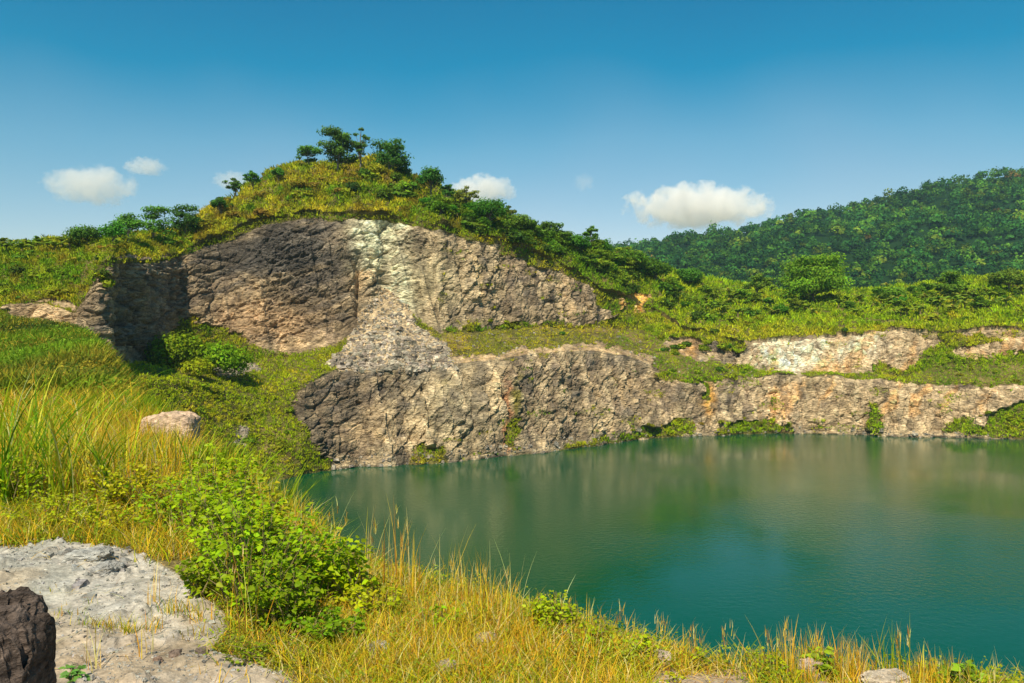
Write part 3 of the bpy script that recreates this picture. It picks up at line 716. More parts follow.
def boulder_mesh(seed, dims, c, mat, sub=5, amp=.22, blocky=.25, freq=1.6, pit=0.0, name='boulder'):
    import bmesh
    bm = bmesh.new(); bmesh.ops.create_cube(bm, size=2)
    bmesh.ops.subdivide_edges(bm, edges=bm.edges[:], cuts=2**sub-1, use_grid_fill=True)
    V = np.array([v.co[:] for v in bm.verts]); Fq = np.array([[v.index for v in f.verts] for f in bm.faces]); bm.free()
    V = V/(np.abs(V)**4).sum(1, keepdims=True)**.25                       # rounded cube
    N_ = V/np.linalg.norm(V, axis=1, keepdims=True)
    p = V*freq+seed*3.7
    cv, ce = cells(p, seed); cv2, ce2 = cells(p*2.6, seed+9)
    d = amp*fbm(p*.8, 5, seed)+blocky*cv*.5+blocky*.22*cv2+.03*fbm(p*7, 3, seed+1)
    if pit: d -= pit*smooth(.1, .6, fbm(p*3.2, 3, seed+5))
    V = (V+N_*d[:, None])*np.array(dims)*.5
    C = np.array(c)*(1+.25*fbm(p*2, 3, seed+2))[:, None]
    return make_mesh(name, V, Fq, C, False, mat)

def ground_at(px, D):
    X = D*(px-CX)/F; z, s, o = height(np.array([X]), np.array([float(D)])); return np.array([X, D, float(z[0])])

def stone(px, D, dims, c, label, seed, cat='rock', sink=.25, rz=0, mat=None, sub=4, pit=0, name='rock', dz=0, group=None, blocky=.25, amp=.22):
    g_ = ground_at(px, D)
    o = link(name, boulder_mesh(seed, dims, c, mat or M_boulder, sub, pit=pit, name=name, blocky=blocky, amp=amp), None, (g_[0], g_[1], g_[2]+dims[2]*(.5-sink)+dz), rz)
    return tag(o, label, cat, group)

# the dark rough boulder at the photographer's feet and the flat-topped block in the meadow
stone(-38, 2.95, (.56, .5, .80), (.115, .085, .072), 'dark pitted boulder at the lower left corner beside the grey outcrop', 3, 'boulder', .25, .3, M_dark, 6, .08, 'boulder', .02, blocky=.10, amp=.16)
bl = stone(171, 14.6, (.98, .9, .95), (.56, .39, .27), 'large pale flat-topped block of stone sunk in tall grass on the left bank', 8, 'boulder', .0, .12, None, 5, 0, 'boulder', -.26, blocky=.12, amp=.12)
stone(661, 4.12, (.10, .09, .095), (.46, .36, .27), 'small squarish stone at the bank edge right of the shrub with feathery twigs', 21, rz=.3)
stone(811, 3.93, (.13, .11, .14), (.45, .33, .26), 'pinkish stone among orange grass stalks at the bank edge', 22, rz=.8)
stone(885, 3.78, (.22, .13, .12), (.58, .47, .36), 'pale flattish stone at the bottom edge, widest on the right bank', 23, rz=.1)
stone(862, 3.95, (.07, .08, .05), (.33, .27, .24), 'small grey brown stone behind the pale flattish stone', 24, rz=.1)
stone(822, 3.74, (.10, .08, .05), (.43, .34, .27), 'tan stone at the bottom edge below the pinkish stone', 25, rz=1.1)
stone(378, 4.1, (.11, .10, .08), (.50, .45, .42), 'grey stone showing through the grass below the big leafy bush', 26, rz=.5)
stone(486, 4.25, (.12, .10, .08), (.46, .35, .27), 'tan stone half covered by dry grass in the middle of the bank', 27, rz=.2)
stone(447, 3.85, (.10, .10, .09), (.44, .36, .30), 'small tan stone at the bottom edge between two drier grass clumps', 28, rz=.9)
stone(88, 5.55, (.28, .2, .13), (.40, .38, .35), 'cracked grey lump set in the top of the outcrop', 30, sink=.45, rz=.3)
stone(108, 5.35, (.17, .16, .12), (.36, .34, .32), 'small angular grey lump beside the cracked lump on the outcrop', 31, sink=.4, rz=1.3)
stone(175, 4.0, (.06, .05, .045), (.22, .16, .13), 'fist-sized brown stone on the bare ground below the outcrop, left of a second', 32, rz=.3)
stone(202, 4.02, (.05, .05, .045), (.20, .15, .12), 'fist-sized brown stone on the bare ground nearest the leafy bush', 33, rz=.9)
stone(158, 3.93, (.035, .04, .03), (.30, .2, .15), 'tiny reddish stone in front of the two brown stones', 34, rz=.9)
# pebbles
pp_ = Acc(); n = 5000; D = sr.uniform(3.4, 6.3, n); px_ = sr.uniform(-30, 300, n); Xm = D*(px_-CX)/F; Zt, St, Ot = height(Xm, D); k = Ot & (fbm(np.stack([Xm/.3, D/.3, Xm*0], -1), 2, 850) > -.1)
pp_.add(*blocks(np.stack([Xm, D, Zt], -1)[k], np.clip(sr.lognormal(-4.5, .45, n), .004, .035)[k], jitter_col((.36, .34, .31), n, .22, sr, .1)[k], sr))
n = 50; D = np.clip(sr.normal(5.45, .28, n), 4.9, 6.0); px_ = sr.normal(100, 24, n); Xm = D*(px_-CX)/F; Zt, St, Ot = height(Xm, D)
pp_.add(*blocks(np.stack([Xm, D, Zt], -1), np.clip(sr.lognormal(-2.9, .4, n), .02, .12), jitter_col((.32, .30, .28), n, .18, sr, .1), sr))
tag(link('gravel', pp_.mesh('gravel', M_boulder)), 'pale crumbled rock and gravel bedded in the grey outcrop', 'gravel', kind='stuff')
n = 900; Rm = sr.uniform(3.3, 6.3, n); px_ = np.where(sr.random(n) < .75, sr.uniform(-20, 300, n), sr.uniform(640, 910, n))
Xm = Rm*(px_-CX)/F; Zt, St, Ot = height(Xm, Rm); k = (Ot | (px_ > 600)) & (St < -.05)
acc = Acc(); acc.add(*blocks(np.stack([Xm, Rm, Zt], -1)[k], np.clip(sr.lognormal(-4.2, .5, n), .006, .05)[k], jitter_col((.40, .36, .32), n, .2, sr, .1)[k], sr))
tag(link('pebbles', acc.mesh('pebbles', M_boulder)), 'loose grey pebbles and grit on the outcrop and bare soil', 'pebbles', kind='stuff')

# ------------------------------------------------------------------ trees on the hill
def at_px(px, py): return locate(px, py)
TR = [  # px, foot y, top y, width px, style, colour, label, name
 (307, 166, 144, 25, 'umbrella', (.03, .085, .03), 'small flat-topped tree standing alone left of the tall pair on the summit'),
 (339, 170, 129, 30, 'tier', (.03, .08, .028), 'tall layered dark tree at the very top of the hill, left of the airy one'),
 (361, 168, 127, 26, 'airy', (.032, .08, .03), 'tall airy tree at the very top of the hill, right of the layered one'),
 (389, 170, 140, 32, 'tier', (.03, .085, .03), 'leaning bushy tree right of the tall pair on the summit'),
 (430, 196, 161, 25, 'round', (.025, .07, .022), 'dark upright round tree on the right shoulder of the hill above the cliff'),
 (236, 196, 175, 20, 'airy', (.035, .08, .03), 'thin airy tree on the left shoulder of the hill, see-through crown'),
 (254, 190, 166, 19, 'airy', (.03, .085, .03), 'fuller small tree just right of the thin see-through one on the left shoulder'),
 (280, 180, 162, 11, 'round', (.025, .08, .02), 'little round tree between the lone flat-topped tree and the left shoulder'),
 (222, 214, 191, 13, 'round', (.02, .07, .02), 'narrow dark tree at the foot of the left shoulder of the hill'),
 (186, 235, 207, 28, 'tier', (.025, .07, .025), 'dark tree in the dip left of the hill, right of the row of four'),
 (89, 244, 221, 32, 'round', (.03, .085, .025), 'low round tree, leftmost of the row of four on the left skyline'),
 (112, 243, 216, 24, 'round', (.03, .09, .022), 'second tree of the row of four on the left skyline, after the low round one'),
 (130, 241, 206, 24, 'round', (.03, .09, .025), 'tallest tree of the row of four on the left skyline'),
 (153, 239, 206, 26, 'tier', (.028, .085, .025), 'rightmost tree of the row of four on the left skyline'),
 (488, 228, 192, 36, 'round', (.022, .075, .015), 'large smooth dome-shaped dark green tree above the right part of the cliff'),
 (466, 208, 184, 24, 'airy', (.07, .09, .035), 'sparse brownish-topped tree left of the large dome-shaped tree'),
 (447, 206, 178, 14, 'airy', (.03, .08, .03), 'slim open tree between the dark upright tree and the sparse brownish one'),
 (520, 232, 211, 28, 'round', (.05, .085, .02), 'olive green bushy tree right of the large dome-shaped tree'),
 (508, 222, 203, 16, 'airy', (.055, .08, .035), 'twiggy small tree just behind the dome-shaped tree'),
 (551, 242, 222, 22, 'tier', (.04, .085, .03), 'small ragged tree on the slope right of the olive one'),
 (574, 252, 231, 24, 'round', (.025, .085, .015), 'bright round tree midway down the right skyline'),
 (588, 250, 226, 12, 'tier', (.03, .08, .03), 'narrow tree between two rounded trees on the right skyline'),
 (603, 257, 237, 25, 'round', (.02, .075, .012), 'dense round dark tree low on the right skyline'),
 (628, 268, 247, 28, 'round', (.04, .08, .015), 'olive rounded tree where the ridge meets the far mountain'),
 (655, 282, 256, 30, 'round', (.025, .07, .012), 'dark broad tree at the end of the ridge before the far mountain'),
 (690, 285, 266, 26, 'round', (.03, .085, .02), 'rounded green tree right of the end of the ridge'),
 (757, 298, 270, 42, 'airy', (.05, .085, .02), 'wide low olive tree left of the big bright tree in front of the mountain'),
 (814, 303, 257, 62, 'tier', (.06, .11, .015), 'big bright green spreading tree standing in front of the far mountain'),
 (948, 297, 272, 28, 'tier', (.055, .10, .02), 'ragged tree rising among the banana plants on the right terrace'),
 (1010, 290, 264, 34, 'round', (.06, .10, .025), 'grey green tree on the right terrace close to the edge of view'),
 (895, 300, 285, 24, 'round', (.05, .10, .02), 'low bushy tree between the big bright tree and the ragged one'),
]
for i, (px, fy, ty_, wp_, st, c, lab) in enumerate(TR):
    p_ = at_px(px, fy); D = p_[1]; H = (fy-ty_)*D/F*1.02; W = wp_*D/F*(1.18 if px < 700 else .95)
    mt = tree_meshes(1000+i, st, H, W, np.array(c)*np.array([2.3, 2.3, .8]), leaf=.26*D/190*(1.25 if st == 'tier' else 1.15), dens=1.3 if st != 'airy' else 1.0)
    put_tree('tree', lab, 'tree', mt, p_-np.array([0, 0, .3]), 0, 1)

tv = [tree_meshes(1100+i, st, 4.2, 4.0, np.array(c)*np.array([2.8, 2.8, .8]), leaf=.26, dens=1.5) for i, (st, c) in enumerate([('round', (.03, .08, .015)), ('tier', (.035, .085, .02)), ('round', (.05, .09, .015)), ('airy', (.045, .085, .02)), ('tier', (.06, .10, .02)), ('round', (.022, .07, .012))])]
def grove(n, poly, s0, s1, label, group, r):
    xs = [p[0] for p in poly]; ys = [p[1] for p in poly]; k = 0
    while k < n:
        x = r.uniform(min(xs), max(xs)); y = r.uniform(min(ys), max(ys))
        if not inpoly(np.array(x), np.array(y), poly): continue
        put_tree('small_tree', label, 'tree', tv[r.integers(0, 6)], locate(x, y)-np.array([0, 0, .7]), r.uniform(0, 6.28), r.uniform(s0, s1)*locate(x, y)[1]/200, group, wide=r.uniform(.9, 1.3)); k += 1
rg = np.random.default_rng(63)
grove(44, [(395, 176), (440, 196), (520, 226), (620, 258), (660, 274), (650, 284), (560, 258), (470, 226), (400, 200)], .7, 1.15, 'small green tree in the thicket on the right flank of the hill', 'small trees on the right flank of the hill', rg)
grove(14, [(600, 262), (700, 288), (730, 312), (690, 308), (620, 286)], .6, 1.0, 'small tree on the slope below the end of the ridge', 'small trees below the end of the ridge', rg)
grove(26, [(735, 300), (1030, 284), (1030, 308), (900, 312), (760, 318)], .45, .9, 'small tree among banana plants on the upper right terrace', 'small trees on the upper right terrace', rg)
grove(9, [(0, 252), (60, 248), (200, 238), (200, 246), (60, 262), (0, 275)], .35, .6, 'small tree on top of the ground left of the hill', 'small trees left of the hill', rg)

# ------------------------------------------------------------------ shrubs on ridge, slopes and benches
shr = [shrub_mesh(50+i, c, R=1.3, n=320, leaf=.24) for i, c in enumerate([(.085, .17, .012), (.14, .23, .012), (.22, .28, .012), (.06, .12, .012), (.26, .28, .015), (.32, .26, .03)])]
def scatter_shrubs(n, poly, mi_, s0, s1, label, group, r, foot=True):
    xs = [p[0] for p in poly]; ys = [p[1] for p in poly]; k = 0; tries = 0
    while k < n and tries < n*60:
        tries += 1; x = r.uniform(min(xs), max(xs)); y = r.uniform(min(ys), max(ys))
        if not inpoly(np.array(x), np.array(y), poly): continue
        p_ = locate(x, y); 
        if p_[2] < .8: continue
        sc = r.uniform(s0, s1)
        me_ = shr[r.choice(mi_)]
        o = link('shrub', me_, None, p_-np.array([0, 0, .2*sc]), r.uniform(0, 6.28), sc); o.scale = (sc*r.uniform(.9, 1.4), sc*r.uniform(.9, 1.4), sc*r.uniform(.75, 1.15))
        tag(o, label, 'shrub', group); k += 1
r = np.random.default_rng(61)
scatter_shrubs(40, [(345, 168), (400, 172), (470, 208), (560, 240), (620, 262), (600, 275), (540, 252), (450, 222), (400, 205), (345, 190)], [0, 1, 3, 0], .9, 2.0, 'dark green shrub on the right flank of the hilltop above the main cliff', 'shrubs on the right flank of the hilltop', r)
scatter_shrubs(32, [(560, 245), (640, 265), (720, 292), (735, 322), (690, 318), (620, 290), (575, 268)], [0, 1, 2, 3, 1], .9, 2.1, 'green shrub on the slope where the ridge falls toward the right terrace', 'shrubs on the falling ridge', r)
scatter_shrubs(20, [(215, 205), (270, 172), (340, 168), (370, 190), (330, 205), (220, 222)], [4, 5, 2, 3, 5], .6, 1.5, 'yellow olive shrub on the left crown of the hill above the cliff', 'shrubs on the left crown of the hill', r)
scatter_shrubs(26, [(0, 250), (90, 243), (112, 262), (108, 295), (60, 300), (0, 300)], [0, 1, 4, 2, 3], .5, 1.2, 'green shrub on top of the left promontory', 'shrubs on the left promontory', r)
scatter_shrubs(12, [(60, 242), (200, 236), (200, 248), (100, 250)], [4, 5, 2], .5, 1.0, 'dry yellowish shrub along the rim of the shaded recess', 'shrubs along the rim of the recess', r)
scatter_shrubs(26, [(120, 368), (200, 378), (300, 395), (330, 460), (300, 468), (240, 470), (180, 430), (120, 420)], [2, 4, 2, 4, 1], .35, .9, 'yellow green shrub on the sloping bank between the recess and the water', 'shrubs on the sloping bank', r)
scatter_shrubs(26, [(620, 320), (740, 332), (735, 346), (690, 360), (655, 345)], [1, 2, 0, 2], .4, 1.1, 'bright shrub on the green terrace at the end of the main cliff', 'shrubs on the middle terrace', r)
scatter_shrubs(40, [(700, 295), (1030, 282), (1040, 326), (900, 326), (760, 336)], [1, 2, 4, 2, 0], .7, 1.9, 'bright green shrub on the upper right terrace', 'shrubs on the upper right terrace', r)
scatter_shrubs(9, [(650, 366), (740, 368), (755, 378), (690, 386)], [1, 2, 0], .35, .8, 'green shrub on the narrow ledge left of the white rock band', 'shrubs on the narrow ledge', r)
scatter_shrubs(14, [(890, 355), (950, 340), (1030, 355), (1030, 382), (900, 380)], [1, 2, 4], .35, .8, 'yellow green shrub on the ledge right of the white rock band', 'shrubs on the right ledge', r)
scatter_shrubs(16, [(570, 440), (700, 415), (790, 412), (796, 432), (700, 436), (600, 444)], [2, 4, 5, 4], .25, .6, 'yellowish shrub at the waterline below the lower cliff', 'shrubs at the foot of the lower cliff', r)
scatter_shrubs(16, [(940, 430), (970, 412), (1030, 404), (1030, 434)], [1, 2, 4], .3, .7, 'green shrub at the waterline near the right edge of view', 'shrubs at the right waterline', r)
scatter_shrubs(10, [(470, 318), (600, 318), (600, 332), (470, 334)], [4, 2, 1], .3, .7, 'low shrub on the bench at the foot of the main cliff', 'shrubs on the main bench', r)
def one_shrub(px, py, R, c, lab, seed, sq=.8, n=500, leaf=.22, D=None):
    c = np.array(c)*np.array([1.6, 1.6, 1])
    p_ = locate(px, py) if D is None else unproj(px, py, D); tag(link('shrub', shrub_mesh(seed, c, R=R, n=n, leaf=leaf, flat=sq), None, p_-np.array([0, 0, .3])), lab, 'shrub')
one_shrub(178, 368, 6.2, (.11, .175, .006), 'large layered bright green bush in front of the shaded recess', 70, .8, 3600, .3, 128)
one_shrub(224, 371, 5.4, (.09, .16, .006), 'broad dark green bush right of the layered one at the cliff foot', 71, .75, 2600, .3, 129)
one_shrub(199, 374, 3.0, (.16, .21, .008), 'lighter bush wedged between the two large bushes at the cliff foot', 72, .7, 1100, .28, 122)
one_shrub(663, 349, .0+.9, (.03, .10, .012), 'round dark shrub at the base of the right end of the main cliff', 73)
one_shrub(562, 333, .9, (.025, .09, .012), 'small dark green shrub against the base of the main cliff', 74)
one_shrub(661, 305, 2.6, (.05, .09, .012), 'big dark bush overhanging the ochre earth scar', 75, .7, 900, .3)
one_shrub(624, 292, 2.0, (.045, .09, .012), 'dark bush left of the ochre earth scar', 76, .7, 700, .28)
one_shrub(842, 332, 1.1, (.03, .08, .012), 'dark round bush on the lip above the white rock band', 77)
one_shrub(795, 312, 1.6, (.03, .09, .012), 'dark shrub at the foot of the big bright tree', 78)
for (x, y, R_, s_) in [(268, 196, 1.9, 80), (316, 200, 1.5, 81)]: pass
one_shrub(300, 186, 2.6, (.20, .17, .02), 'yellow brown mound of scrub at the middle of the hill crown', 79, .55, 900, .24)
one_shrub(262, 196, 2.0, (.17, .15, .02), 'olive mound of scrub on the left of the hill crown', 82, .7, 700, .24)
one_shrub(376, 172, 2.6, (.19, .20, .015), 'yellow green rounded mound below the tall pair of trees', 83, .6, 900, .24)
one_shrub(210, 228, 2.8, (.17, .18, .015), 'smooth yellow green mound in the dip left of the hill', 84, .8, 1000, .24)
one_shrub(353, 190, 2.2, (.025, .07, .02), 'dark hollow bush below the tall layered tree', 85, .9, 800, .24)

# banana plants
bm_ = [banana_meshes(90+i, c) for i, c in enumerate([(.12, .21, .015), (.17, .28, .02), (.20, .26, .03)])]
def banana(px, py, s, label, group, r):
    p_ = locate(px, py); mt = bm_[r.integers(0, 3)]
    e = bpy.data.objects.new('banana_plant', None); col.objects.link(e); e.location = p_-np.array([0, 0, .9*s]); e.rotation_euler = (0, 0, r.uniform(0, 6.28)); e.scale = (s, s, s)
    link('stem', mt[0], e); link('leaves', mt[1], e); tag(e, label, 'banana plant', group)
r = np.random.default_rng(95)
for k, (x, y) in enumerate([(3, 246), (14, 247), (27, 247), (40, 246), (48, 247), (62, 246), (70, 248), (33, 250), (55, 251), (8, 252), (22, 253)]):
    banana(x, y, r.uniform(1.0, 1.4), 'banana plant with arching leaves on the far left skyline', 'banana plants on the left skyline', r)
for k in range(10): banana(r.uniform(78, 150), r.uniform(239, 245), r.uniform(.4, .7), 'small banana plant below the row of trees on the left skyline', 'banana plants below the skyline trees', r)
for k in range(120):
    x = r.uniform(700, 1035); y = r.uniform(291, 318)-max(0, (x-900)/12)
    banana(x, y, r.uniform(1.0, 1.8), 'banana plant among the shrubs on the upper right terrace', 'banana plants on the upper right terrace', r)
for (x, y, s) in [(455, 214, 1.0), (500, 228, .9), (478, 224, .9)]: banana(x, y, s, 'banana plant among shrubs near the dome-shaped tree', 'banana plants near the dome-shaped tree', r)

# ------------------------------------------------------------------ near vegetation
def ribbons(root, azim, length, lean, width, colr_, r, nseg=4, droop=.0):
    """curved grass blades: root (n,3)"""
    n = len(root); d = np.stack([np.cos(azim), np.sin(azim), np.zeros(n)], -1); a2 = azim+r.normal(size=n)*.5+math.pi/2
    sd = np.stack([np.cos(a2), np.sin(a2), np.zeros(n)], -1)
    V = []
    for i in range(nseg+1):
        t = i/nseg
        h = length*(t-droop*t*t*t); o = length*lean*(t**1.8)
        c = root+d*o[:, None]+np.array([0, 0, 1.])*h[:, None]
        w = (width*(1-t**1.6)*.5+width*.03)[:, None]
        V += [c-sd*w, c+sd*w]
    V = np.stack(V, 1); k = 2*(nseg+1)
    Q = np.array([[2*i, 2*i+1, 2*i+3, 2*i+2] for i in range(nseg)])
    Q = (np.arange(n)[:, None, None]*k+Q[None]).reshape(-1, 4)
    C = np.repeat(colr_[:, None], k, 1); sh = np.repeat(np.linspace(0, 1, nseg+1), 2)[None, :, None]
    return V.reshape(-1, 3), Q, C.reshape(-1, 3)

GREEN = np.array((.20, .32, .006)); LIME = np.array((.46, .46, .008)); STRAW = np.array((.78, .52, .05)); GOLD = np.array((.80, .43, .02)); PALE = np.array((.78, .62, .25)); RUST = np.array((.46, .20, .04)); OLV = np.array((.40, .36, .018))
def palette(n, wts, r):
    cs = np.stack([GREEN, LIME, STRAW, GOLD, PALE, RUST, OLV]); wts = np.array(wts, float)
    if wts.ndim == 1: i = r.choice(7, n, p=wts/wts.sum())
    else:
        cw = np.cumsum(wts/wts.sum(1, keepdims=True), 1); i = (r.uniform(size=(n, 1)) > cw).sum(1).clip(0, 6)
    return np.clip(cs[i]*(1+.2*r.normal(size=(n, 1)))*(1+.06*r.normal(size=(n, 3))), .01, .85)

gr = np.random.default_rng(101)
near = Acc()
def grass_zone(n, px0, px1, D0, D1, l0, l1, lean, width, wts, clump=0, per=1, smax=.1, smin=-99, nseg=4, droop=0, out_ok=.0, noise_cut=-9, scale_D=False, az=None):
    px = gr.uniform(px0, px1, n); D = np.exp(gr.uniform(math.log(D0), math.log(D1), n)); X = D*(px-CX)/F
    z, s, o = height(X, D, False)
    nz = fbm(np.stack([X/.35, D/.35, X*0], -1), 2, 820)
    k = (s < smax) & (s > smin) & ~((px > 648) & (px < 752) & (D < 4.0+.1*np.sin(px*.2))) & ~((px > 865) & (px < 900) & (D < 3.85)) & (~o | (gr.random(n) < out_ok)) & (nz > noise_cut); X, D, px = X[k], D[k], px[k]
    m_ = len(X)
    if m_ == 0: return
    X = np.repeat(X, per); D = np.repeat(D, per); 
    if clump: X = X+gr.normal(size=len(X))*clump; D = D+gr.normal(size=len(D))*clump
    z, s, o = height(X, D, False); n2 = len(X)
    root = np.stack([X, D, z-.01], -1)
    L_ = np.repeat(gr.uniform(l0, l1, m_), per)*gr.uniform(.6, 1.1, n2)
    L_ *= 1+.35*np.clip(fbm(np.stack([X/.8, D/.8, X*0], -1), 2, 830), -1, 1)
    wd = width*gr.uniform(.6, 1.3, n2)*np.maximum(1, D/7)
    a = gr.uniform(0, 6.28, n2) if az is None else gr.normal(az, .8, n2)
    near.add(*ribbons(root, a, L_, gr.uniform(lean*.2, lean*1.3, n2), wd, palette(n2, wts, gr), gr, nseg, droop))
#            green lime straw gold pale rust olive
# short cover on the whole bank
grass_zone(9000, 190, 1060, 3.3, 6.0, .05, .14, 1.3, .0055, (3.5, 7, 5, 4, 3, 1, 4), clump=.03, per=4, nseg=3, out_ok=.02)
grass_zone(7000, 330, 700, 3.4, 6.0, .05, .16, 1.2, .0055, (1.5, 6, 6, 6, 4, 1, 3), clump=.03, per=3, nseg=3)
grass_zone(7000, -30, 330, 5.6, 14, .10, .26, 1.2, .007, (3.5, 6, 5, 5, 3, 1.4, 6), clump=.06, per=4, nseg=3)
# left meadow, tall
grass_zone(900, -40, 130, 7.6, 22, .5, 1.1, .7, .009, (3, 6, 5, 6, 2.6, 1.6, 4), clump=.12, per=7, droop=.2, noise_cut=-.1)
grass_zone(700, -40, 180, 9, 22, .35, .8, .6, .009, (4, 7, 4, 5, 2.6, 1.2, 5), clump=.12, per=7, droop=.2)
grass_zone(330, 60, 190, 9.0, 14, .35, .75, .35, .008, (1, 2, 5, 8, 2.5, 1, 1), clump=.09, per=6, droop=.05)
grass_zone(110, 150, 300, 6.5, 12, .3, .6, .35, .006, (1, 2, 4, 6, 2, 1, 1), clump=.06, per=6, droop=.1)
# reeds on the far left: long broad arching leaves
for (px, D, h, n_) in [(22, 8.2, 1.35, 44), (48, 8.8, 1.35, 40), (62, 7.6, 1.2, 28), (88, 8.0, 1.05, 18), (4, 7.6, 1.3, 34), (35, 10.5, 1.5, 40), (75, 10.8, 1.35, 26), (10, 11, 1.5, 40), (128, 9.5, .9, 12), (108, 7.5, .8, 10), (184, 8.6, .75, 8), (-12, 7.4, 1.2, 20)]:
    g_ = ground_at(px, D); root = g_+np.stack([gr.normal(size=n_)*.10, gr.normal(size=n_)*.10, np.zeros(n_)], -1)
    near.add(*ribbons(root, gr.uniform(0, 6.28, n_), h*1.22*gr.uniform(.5, 1.2, n_), gr.uniform(.1, .85, n_), .020*gr.uniform(.6, 1.2, n_), palette(n_, (5, 5, 1, 1, .4, 0, 2), gr)*np.array([.75, .9, 1]), gr, 7, .25))
# straw stalks on the edge, middle and right
grass_zone(26, 345, 640, 4.3, 6.4, .22, .42, .35, .0045, (0, .6, 4, 6, 4, 2, .3), clump=.035, per=9, smax=.25, smin=-.7, droop=.05)
grass_zone(80, 350, 620, 3.9, 5.2, .12, .26, .5, .0045, (0, 1.5, 4, 8, 3, 1.4, .3), clump=.03, per=14, smin=-.9)
grass_zone(75, 560, 1060, 3.6, 4.7, .10, .24, .4, .004, (0, 1, 4, 5, 3, 2.5, .5), clump=.03, per=11, smax=.2, smin=-.35)
grass_zone(40, 770, 960, 3.6, 4.5, .12, .24, .3, .0045, (.3, 1.5, 3, 9, 1.5, 2, .5), clump=.03, per=16, smax=.15, smin=-.35)
for (px, D, h, n_, c_) in [(392, 5.25, .62, 16, 0), (405, 5.3, .55, 10, 0), (372, 5.4, .5, 9, 0), (417, 5.0, .45, 10, 0), (447, 4.9, .50, 14, 0), (487, 4.75, .45, 18, 0), (512, 4.7, .44, 10, 1), (478, 4.7, .40, 16, 0), (462, 4.85, .42, 10, 0), (335, 5.5, .55, 8, 1),
                         (240, 4.25, .72, 5, 0), (252, 4.2, .60, 5, 0), (95, 3.85, .30, 5, 1), (84, 3.8, .26, 4, 1), (148, 4.0, .25, 5, 0), (150, 4.65, .28, 7, 0), (888, 4.0, .30, 12, 2), (900, 4.0, .34, 12, 2), (787, 3.95, .30, 26, 0), (838, 3.9, .28, 22, 0), (855, 3.9, .25, 20, 0), (815, 4.0, .28, 22, 0), (800, 4.0, .26, 20, 0), (920, 3.9, .2, 14, 0), (942, 3.85, .2, 12, 1), (1000, 3.8, .2, 12, 1), (300, 5.2, .7, 6, 1)]:
    g_ = ground_at(px, D); root = g_+np.stack([gr.normal(size=n_)*.03, gr.normal(size=n_)*.03, np.zeros(n_)], -1)
    w_ = [(0, 0, 4, 6, 3, 2, 0), (0, 0, 3, 2, 6, 2, 0), (4, 6, 1, 1, 0, 0, 1)][c_]
    near.add(*ribbons(root, gr.uniform(0, 6.28, n_), h*gr.uniform(.55, 1.1, n_), gr.uniform(.02, .4, n_), .005*gr.uniform(.7, 1.3, n_), palette(n_, w_, gr), gr, 5, .03))
# few stray bits on the outcrop
for (px, D, n_, h) in [(108, 4.35, 60, .09), (128, 4.3, 50, .10), (90, 4.4, 30, .08), (62, 4.55, 20, .07), (50, 5.0, 12, .06), (84, 4.75, 12, .07), (150, 4.35, 40, .10), (172, 4.5, 30, .14), (185, 4.6, 40, .12), (205, 4.5, 40, .12), (195, 4.25, 30, .10)]:
    g_ = ground_at(px, D); root = g_+np.stack([gr.normal(size=n_)*.05, gr.normal(size=n_)*.03, np.zeros(n_)], -1)
    near.add(*ribbons(root, gr.uniform(0, 6.28, n_), h*gr.uniform(.4, 1.1, n_), gr.uniform(.3, 1.2, n_), .004*gr.uniform(.7, 1.3, n_), palette(n_, (3, 4, 3, 4, 1, 1, 3), gr), gr, 3, .1))
# feathery seed heads on the straw stalks: short fans at the stalk tips
for (px, D, h) in [(x_+gr.normal()*6, d_, h_) for (x_, d_, h_) in [(392, 5.25, .55), (405, 5.3, .5), (372, 5.4, .42), (447, 4.9, .42), (487, 4.75, .36), (512, 4.7, .34), (417, 5.0, .38), (335, 5.5, .5), (300, 5.2, .62), (240, 4.25, .6), (560, 4.5, .2), (620, 4.4, .2), (660, 4.3, .2), (700, 4.2, .2), (730, 4.2, .2), (770, 4.0, .25), (790, 4.0, .26), (815, 4.0, .25), (850, 4.0, .22), (900, 4.0, .28)] for _k in range(3)]:
    g_ = ground_at(px, D); q_ = 9; root = g_+np.array([0, 0, h*gr.uniform(.55, .95)])+np.stack([gr.normal(size=q_)*.006, gr.normal(size=q_)*.006, gr.uniform(-.05, .02, q_)], -1)
    near.add(*ribbons(root, gr.uniform(0, 6.28, q_), gr.uniform(.03, .07, q_), gr.uniform(.1, .6, q_), np.full(q_, .0035), palette(q_, (0, 0, 2, 3, 5, 3, 0), gr), gr, 2, 0))
# lying dead straws
n_ = 6500; px = gr.uniform(-20, 1030, n_); D = gr.uniform(3.6, 7, n_); Xs = D*(px-CX)/F; z, s, o = height(Xs, D, False); k = (s < 0) & (~o | (gr.random(n_) < .06)); n_ = k.sum()
near.add(*ribbons(np.stack([Xs[k], D[k], z[k]+.01], -1), gr.uniform(0, 6.28, n_), gr.uniform(.01, .07, n_), gr.uniform(2, 6, n_), np.full(n_, .004), palette(n_, (0, 0, 3, 2, 5, 2, 0), gr), gr, 3, .5))
tag(link('grass', near.mesh('grass', M_grass)), 'tangle of straw yellow and green grass covering the near bank', 'grass', kind='stuff')

